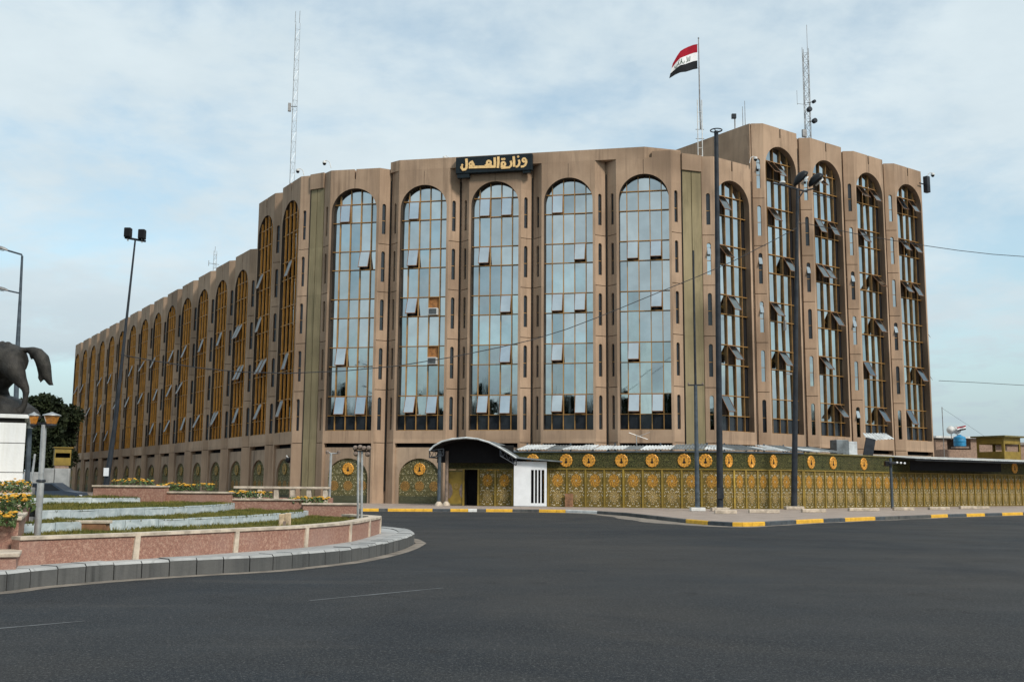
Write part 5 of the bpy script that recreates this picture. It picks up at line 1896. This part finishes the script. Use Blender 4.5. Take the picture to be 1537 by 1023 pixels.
def remeshed(name, balls, mat, parent, voxel=.045, it=6):
    """one continuous body grown from overlapping balls"""
    b = bmesh.new()
    for c, r_ in balls:
        bmesh.ops.create_icosphere(b, subdivisions=2, radius=r_, matrix=Matrix.Translation(c))
    me = bpy.data.meshes.new(name); b.to_mesh(me); b.free()
    o = bpy.data.objects.new(name, me); COL.objects.link(o)
    md = o.modifiers.new('r', 'REMESH'); md.mode = 'VOXEL'; md.voxel_size = voxel
    sm_ = o.modifiers.new('s', 'SMOOTH'); sm_.iterations = it; sm_.factor = .5
    bpy.context.view_layer.update()
    me2 = bpy.data.meshes.new_from_object(o.evaluated_get(bpy.context.evaluated_depsgraph_get()))
    me2.name = name
    o.modifiers.clear(); o.data = me2
    me2.materials.clear(); me2.materials.append(MATS[mat])
    for p_ in me2.polygons: p_.use_smooth = True
    o.parent = parent
    return o


def chain(pts):
    out = []
    for a, c in zip(pts[:-1], pts[1:]):
        pa, pc = HP(a[0], a[1], a[3] if len(a) > 3 else 0) - ho, HP(c[0], c[1], c[3] if len(c) > 3 else 0) - ho
        n_ = max(3, int((pa - pc).length / .05))
        for q in range(n_ + 1):
            f = q / n_
            out.append((pa.lerp(pc, f), a[2] * (1 - f) + c[2] * f))
    return out


balls = chain([(16, 541, .47), (0, 541, .48), (-22, 546, .46), (-50, 548, .47), (-80, 536, .45), (-100, 510, .34), (-118, 478, .25), (-132, 452, .2), (-150, 458, .18), (-168, 474, .12), (-176, 482, .09)])
balls += chain([(20, 540, .33, -.15), (27, 555, .30, -.25), (37, 571, .19, -.29), (46, 584, .11, -.29), (46.5, 590, .10, -.29), (45, 599, .085, -.29), (44, 609, .085, -.29), (40, 615, .10, -.29), (35, 618, .12, -.29)])
balls += chain([(10, 545, .33, .15), (2, 564, .28, .26), (-8, 580, .19, .29), (2, 592, .11, .29), (1, 606, .085, .29), (-6, 616, .11, .29)])
balls += chain([(-82, 545, .28, -.15), (-90, 558, .2, -.25), (-106, 572, .13, -.27), (-118, 568, .1, -.27), (-117, 590, .075, -.27), (-124, 597, .1, -.27)])
balls += chain([(-76, 550, .28, .15), (-82, 564, .2, .25), (-93, 585, .12, .27), (-90, 604, .08, .27), (-97, 617, .1, .27)])
# rough locks along the croup
for k in range(9):
    balls.append((HP(-12 + k * 4.4, 514.5 + .09 * k * k, -.1 + .2 * (k % 2)) - ho, .10 - .02 * (k % 3)))
remeshed('body', balls, 'bronze', horse)
tb = chain([(28, 527, .13), (36, 525.5, .085), (44, 525, .085), (50, 527, .13), (57, 531, .17), (63, 539, .20), (66, 549, .19), (69, 559, .15), (72, 567, .11), (75, 573, .07), (78.5, 577, .035)])
tb += chain([(62, 552, .12), (62, 562, .08), (62.5, 571, .03)]) + chain([(70, 565, .09), (72, 573, .05), (74.5, 578, .025)]) + chain([(48, 529, .09), (47, 538, .03)]) + chain([(58, 540, .1), (55.5, 549, .03)]) + chain([(66, 552, .12), (60, 566, .06), (61, 573, .025)]) + chain([(72, 568, .07), (76, 575, .05), (80, 578, .02)]) + chain([(70, 540, .06), (74, 556, .06), (76, 566, .04)])
remeshed('tail', tb, 'bronze', horse, .03, 3)
for sx, dy_ in ((-140, -.08), (-137, .08)):
    mb = MB(); e = HP(sx, 440, dy_) - ho; mb.lathe([(.05, 0), (.04, .1), (.005, .2)], 'bronze', 8, e); mb.obj('ear', horse)
mb = MB()
for k in range(9):
    f = k / 8
    p = HP(-98 - 34 * f, 494 - 52 * f, 0) - ho
    mb.tube([p, p + Vector((.12, 0, .1)), p + Vector((.25, 0, .02))], [.08, .06, .02], 'bronze', 7)
mb.obj('mane', horse)
mb = MB()
bl_ = HP(-40, 622) - ho
mb.lathe([(1.75, 0), (1.62, .2), (1.3, .42), (.85, .58), (.4, .66), (.1, .68)], 'bronze', 28, (bl_.x - .12, .25, bl_.z - .01), 'z', 7, .06)
mb.obj('base_mound', horse)

# ================================================================== LEFT LAMPS AND POLES
b0 = gp(55.7, 805, .585)
t = empty('garden_lamp', b0, 0, 'grey post lamp with two amber lanterns in front of the plinth', 'garden lamp')
tp = at(66.3, 637, b0.y) - b0
mb = MB(); mb.tube([(0, 0, -.05), (0, 0, 1.0)], .062, 'galv', 10); mb.tube([(0, 0, 1.0), tp], .05, 'galv', 10); mb.lathe([(.075, .98), (.085, 1.0), (.075, 1.03)], 'pole_dark', 12); mb.obj('pole', t)
mb = MB(); mb.tube([tp + Vector((-.2, .05, .02)), tp + Vector((.14, 0, .02))], .025, 'pole_dark', 6); mb.obj('cross_bar', t)
for (px, wd) in ((50, .09), (77, .145)):
    c = at(px, 636, b0.y) - b0
    mb = MB(); mb.lathe([(wd * .62, 0), (wd * .7, .02), (wd * 1.0, .14), (wd * .95, .15)], 'amber', 6, c); o = mb.obj('lantern', t)
    mb = MB(); mb.lathe([(wd * 1.12, .151), (wd * 1.1, .17), (wd * .3, .205), (.015, .22)], 'galv', 12, c); mb.obj('lantern_cap', o)
    mb = MB(); mb.lathe([(wd * .3, -.07), (wd * .66, -.03), (wd * .64, -.002)], 'pole_dark', 10, c); mb.obj('lantern_base', o)
b0 = at(42.5, 727, 29); z0 = KHT
t = empty('dark_post', (b0.x, 29, z0), 0, 'slim dark blue post standing close to the right side of the plinth', 'post')
tp = at(44.5, 640, 29) - Vector((b0.x, 29, z0))
mb = MB(); mb.tube([(0, 0, 0), (tp.x, 0, tp.z)], .07, 'steel_blue', 8); mb.obj('shaft', t)
mb = MB(); mb.lathe([(.09, 0), (.1, .1), (.08, .22)], 'dirty_white', 10, (tp.x, 0, tp.z - .05)); mb.obj('collar', t)

b0 = at(541.0, 779, 26.6); b0.z = .56
t = empty('garden_lamp', b0, 0, 'thin grey post with a cluster of small spotlights at the garden tip', 'garden lamp')
tp = at(541.5, 677, b0.y) - b0
for dx_ in (-.06, .03):
    mb = MB(); mb.tube([(dx_, 0, -.05), (dx_ + tp.x - (-.0), 0, tp.z)], .032, 'galv', 8); mb.obj('pole', t)
mb = MB(); mb.tube([tp + Vector((-.17, 0, .0)), tp + Vector((.24, 0, .0))], .02, 'pole_dark', 6); mb.obj('cross_bar', t)
for (dx_, dz_) in ((-.14, .08), (-.02, .10), (.08, .07), (.2, .08), (-.12, -.06), (.18, -.07)):
    mb = MB(); mb.lathe([(.03, .08), (.05, .05), (.07, -.06), (.06, -.08)], 'pole_brown', 10, (tp.x + dx_, -.05, tp.z + dz_), 'y'); mb.obj('spotlight', t)
b0 = at(494, 753, 33.5); b0.z = 0.15
t = empty('garden_lamp', b0, 0, 'slender grey post with a small T arm behind the garden railing', 'garden lamp')
tp = at(497, 680, 33.5) - b0
mb = MB(); mb.tube([(0, 0, 0), tp], .04, 'galv', 8); mb.obj('pole', t)
mb = MB(); mb.tube([tp + Vector((-.12, 0, .05)), tp, tp + Vector((.24, 0, 0))], .02, 'galv', 6); mb.obj('arm', t)
for dx_ in (-.12, .24):
    mb = MB(); mb.lathe([(.03, .1), (.06, .06), (.05, -.02)], 'pole_brown', 8, (tp.x + dx_, 0, tp.z)); mb.obj('spotlight', t)

# leaning floodlight mast
Yd = 45
b0 = at(160.5, 725, Yd); b0.z = 0
t = empty('floodlight_pole', b0, 0, 'tall leaning floodlight pole with two black square lamps before the left wing', 'floodlight pole')
tp = at(203, 360, Yd) - b0
mb = MB(); mb.tube([(-.15, 0, 0), tp * .33, tp * .66, tp], [.14, .095, .06, .038], 'pole_dark', 10); mb.obj('pole', t)
a, c = at(187.5, 356.5, Yd) - b0, at(218.5, 362, Yd) - b0
mb = MB(); mb.tube([a, c], .05, 'pole_dark', 6); mb.obj('cross_bar', t)
for px, py in ((192.5, 349.5), (213.5, 352)):
    q = at(px, py, Yd) - b0
    mb = MB(); mb.bbox(q.x - .15, q.x + .15, -.16, .12, q.z - .22, q.z + .22, 'lamp_black', .04); o = mb.obj('floodlight', t)
    mb = MB(); mb.box(q.x - .12, q.x + .12, -.175, -.161, q.z - .18, q.z + .18, 'dark'); mb.obj('lens', o)
    mb = MB(); mb.tube([(q.x, 0, q.z - .2), (q.x, 0, q.z - .36)], .04, 'dirty_white', 6); mb.obj('yoke', o)
mb = MB(); q = at(161.5, 707, Yd) - b0; mb.box(q.x - .1, q.x + .12, -.19, -.17, q.z - .2, q.z + .15, 'white_paint'); mb.obj('notice', t)
# double arm street light at far left
Yd = 50
b0 = at(22.5, 722, Yd); b0.z = 0
t = empty('street_light', b0, 0, 'slim dark street light with two arms reaching left behind the horse', 'street light')
PP2 = lambda x, y: at(x, y, Yd) - b0
mb = MB(); mb.tube([(0, 0, 0), PP2(26.5, 520), PP2(30.6, 440), PP2(33.3, 384)], [.14, .11, .07, .055], 'steel_blue', 10); mb.obj('pole', t)
mb = MB(); mb.tube([PP2(33.3, 385), PP2(32.5, 382), PP2(12, 376)], .045, 'steel_blue', 7); mb.obj('arm', t)
mb = MB(); mb.tube([PP2(30.2, 440), PP2(12, 436)], .04, 'steel_blue', 7); mb.obj('arm', t)
lamp_head(PP2(13, 376.5), PP2(-7, 370.5), .3, mat='pole_grey', par=t)
lamp_head(PP2(13, 436.5), PP2(-7, 432), .3, mat='pole_grey', par=t)

# cables
def cable(pts, label, r_=.022):
    P_ = [at(*p) for p in pts]
    mb = MB(); mb.tube(smooth_line(P_, 2.0), r_, 'cable', 5)
    o = mb.obj('overhead_cable'); tag(o, label, 'cable', 'overhead cables')


cable([(1196, 342, 60.2), (1100, 392, 58.5), (1000, 434, 57), (850, 494, 54), (750, 521, 52), (596, 549, 49.5), (430, 560, 47), (300, 552, 46), (181, 532, 45.2)], 'long sagging black cable crossing in front of the middle arches')
cable([(1196, 338, 60.2), (1208, 335, 60), (1300, 354, 62), (1440, 376, 65), (1537, 385, 67), (1640, 388, 69)], 'black cable running from the twin lamp pole out to the right')
cable([(1409, 571, 98), (1470, 574, 100), (1537, 578, 102), (1620, 581, 104)], 'faint cable right of the tower over the brick house', .025)

# ================================================================== LEFT BACKGROUND


def tree(base, h, rad, n, label, seed, mat='leaf_dark', trunk_h=.35, leaf=(.14, .32), group='trees'):
    r = random.Random(seed)
    t = empty('broadleaf_tree', base, 0, label, 'tree', group)
    mb = MB()
    top = Vector((r.uniform(-.4, .4), 0, h * .7))
    mb.tube([(0, 0, -.1), (r.uniform(-.1, .1), 0, h * trunk_h), top], [h * .028, h * .02, h * .006], 'bark', 8)
    cl = []
    for k in range(16):
        a_ = r.uniform(0, 6.28); z = r.uniform(trunk_h * .9, .92) * h
        q = rad * r.uniform(.35, .95) * math.sqrt(max(.1, 1 - ((z / h - .6) / .5) ** 2))
        c = Vector((q * math.cos(a_), q * math.sin(a_), z)); cl.append((c, rad * r.uniform(.22, .42)))
        mb.tube([(0, 0, h * trunk_h * r.uniform(.7, 1.1)), c * .55 + Vector((0, 0, h * trunk_h * .4)), c], [h * .011, h * .007, h * .002], 'bark', 5)
    mb.obj('trunk', t)
    mb = MB()
    for _ in range(n):
        c, cr = r.choice(cl)
        d = Vector((r.gauss(0, 1), r.gauss(0, 1), r.gauss(0, .8))).normalized() * cr * r.uniform(.5, 1.08)
        p = c + d
        s_ = r.uniform(*leaf)
        d1 = (d.normalized() + Vector((r.uniform(-1, 1), r.uniform(-1, 1), r.uniform(-1, .3)))).normalized() * s_
        d2 = d1.orthogonal().normalized(); d2.rotate(Matrix.Rotation(r.uniform(0, 6.28), 3, d1.normalized())); d2 *= s_ * .45
        mb.face([p - d1, p + d2, p + d1, p - d2], mat)
    mb.obj('crown', t)


def tpos(px, Y):
    p = at(px, 722, Y); return Vector((p.x, Y, 0))


tree(tpos(48, 118), 12.0, 4.0, 17000, 'dark tree rising directly behind the horse tail', 1)
tree(tpos(66, 132), 12.2, 3.4, 14000, 'dark tree between the horse tail and the left wing', 2, 'leaf_mid')
tree(tpos(42, 105), 10.0, 3.6, 12000, 'low dark tree just right of the white plinth', 3)
tree(tpos(84, 178), 15.0, 4.0, 14000, 'dark tree partly behind the end of the left wing', 4)
tree(tpos(10, 125), 10.5, 5.0, 12000, 'dark tree behind the plinth and the horse legs', 5, 'leaf_mid')
tree(tpos(66, 100), 7.0, 2.1, 9000, 'short dark bush-like tree behind the yellow kiosk', 6)

p = at(91, 735, 85)
t = empty('guard_kiosk', (p.x, 85, 0), R(27), 'yellow guard kiosk on stone walls at the end of the left wing', 'guard booth')
zt = at(91, 672, 85).z; zm = at(91, 698, 85).z
mb = MB(); mb.panel([(-.62, zm), (.62, zm), (.62, zt), (-.62, zt)], [[(-.55, zm + .62), (.55, zm + .62), (.55, zm + 1.0), (-.55, zm + 1.0)]], 0, .08, 'olive_paint'); mb.box(-.62, -.55, .081, 1.6, zm, zt, 'olive_paint'); mb.box(.55, .62, .081, 1.6, zm, zt, 'olive_paint'); mb.box(-.55, .55, .7, .75, zm, zt, 'dark'); mb.obj('cabin', t)
mb = MB(); mb.box(-.72, .72, -.12, 1.7, zt + .002, zt + .08, 'olive_paint'); mb.obj('roof', t)
mb = MB(); mb.bbox(-.55, .5, .05, 1.5, 0, zm - .01, 'brick', .02); mb.obj('base', t)
p = at(66, 735, 80)
t = empty('concrete_barrier', (p.x, 80, 0), R(5), 'grey concrete blast wall segments behind the parked car', 'barrier')
for k in range(3):
    mb = MB(); mb.bbox(-1.6 + k * 1.15, -.5 + k * 1.15, 0, .3, 0, 2.5 - .3 * (k == 0), 'kerb_top', .03); mb.obj('slab', t)

# parked car
p = at(71, 740, 62)
t = empty('parked_car', (p.x, 62, 0), R(4), 'dark blue saloon car parked beyond the garden near the plinth', 'car')
prof = [(-2.15, .35), (-2.2, .75), (-1.9, .92), (-1.2, .98), (-.75, 1.42), (.55, 1.45), (1.25, 1.0), (2.0, .88), (2.2, .65), (2.15, .35)]
mb = MB()
for s_ in (-.85, .85):
    pass
mb.panel(prof, [], -.85, .85, 'car_paint'); mb.obj('body', t)
mb = MB()
mb.panel([(-1.05, .98), (-.68, 1.36), (-.08, 1.38), (-.08, .98)], [], -.862, -.852, 'glass_dark'); mb.panel([(.0, .98), (.0, 1.38), (.5, 1.38), (1.05, 1.0)], [], -.862, -.852, 'glass_dark'); mb.obj('side_window', t)
for x in (-1.35, 1.35):
    for y in (-.86, .74):
        mb = MB(); mb.lathe([(.2, 0), (.32, .02), (.33, .1), (.2, .14)], 'tyre', 18, (x, y + .1, .33), 'y'); o = mb.obj('wheel', t)
        mb = MB(); mb.lathe([(.19, .0), (.17, .155), (.05, .16)], 'galv', 14, (x, y + .1, .33), 'y'); mb.obj('rim', o)
for x in (-2.18, 2.12):
    mb = MB(); mb.box(x - .03, x + .06, -.8, -.5, .62, .76, 'white_paint'); mb.obj('headlight', t)
# barrier pole leaning near the car
a, c = at(44.5, 737, 40), at(52.5, 681, 40)
t = empty('barrier_pole', a, 0, 'thin white barrier pole raised at a slant behind the lamp post', 'barrier pole')
mb = MB(); mb.tube([(0, 0, -.3), c - a], [.06, .04], 'galv', 8); mb.obj('boom', t)
mb = MB(); mb.bbox(-.15, .15, -.15, .15, a.z * -1, .15, 'pole_grey', .02); mb.obj('pedestal', t)

# wall lamps and cameras along the left wing
for (px, py, Y, lab) in ((433, 690, 76.6, 'black dome camera on a white bracket low on the left corner bay'),):
    p = at(px, py, Y)
    t = empty('security_camera', p, 0, lab, 'security camera', 'security cameras on the building')
    mb = MB(); mb.tube([(-.15, .9, .3), (-.15, 0, .3), (0, 0, .15)], .05, 'dirty_white', 7); mb.obj('bracket', t)
    mb = MB(); mb.lathe([(.08, .18), (.2, .14), (.24, 0), (.2, -.12), (.06, -.22)], 'lamp_black', 14); mb.obj('dome', t)

# far wood behind the camera: what the lower glass reflects
mb = MB()
r = random.Random(21)
for k in range(60):
    x = -150 + k * 5 + r.uniform(-2, 2); y = r.uniform(-62, -46); h = r.uniform(14, 19.5) * (1 if abs(x) < 60 else 1.1); w_ = r.uniform(3.5, 5.5)
    for _ in range(260):
        d = Vector((r.gauss(0, 1), r.gauss(0, 1), r.gauss(0, 1))).normalized()
        c = Vector((x + d.x * w_, y + d.y * w_, h * .55 + d.z * h * .45))
        d1 = Vector((r.uniform(-1, 1), r.uniform(-1, 1), r.uniform(-1, 1))).normalized() * 1.5
        d2 = d1.orthogonal().normalized() * 1.0
        mb.face([c - d1, c + d2, c + d1, c - d2], 'leaf_dark')
o = mb.obj('treeline'); tag(o, 'far wood across the street mirrored in the lower glass', 'trees', kind='stuff')
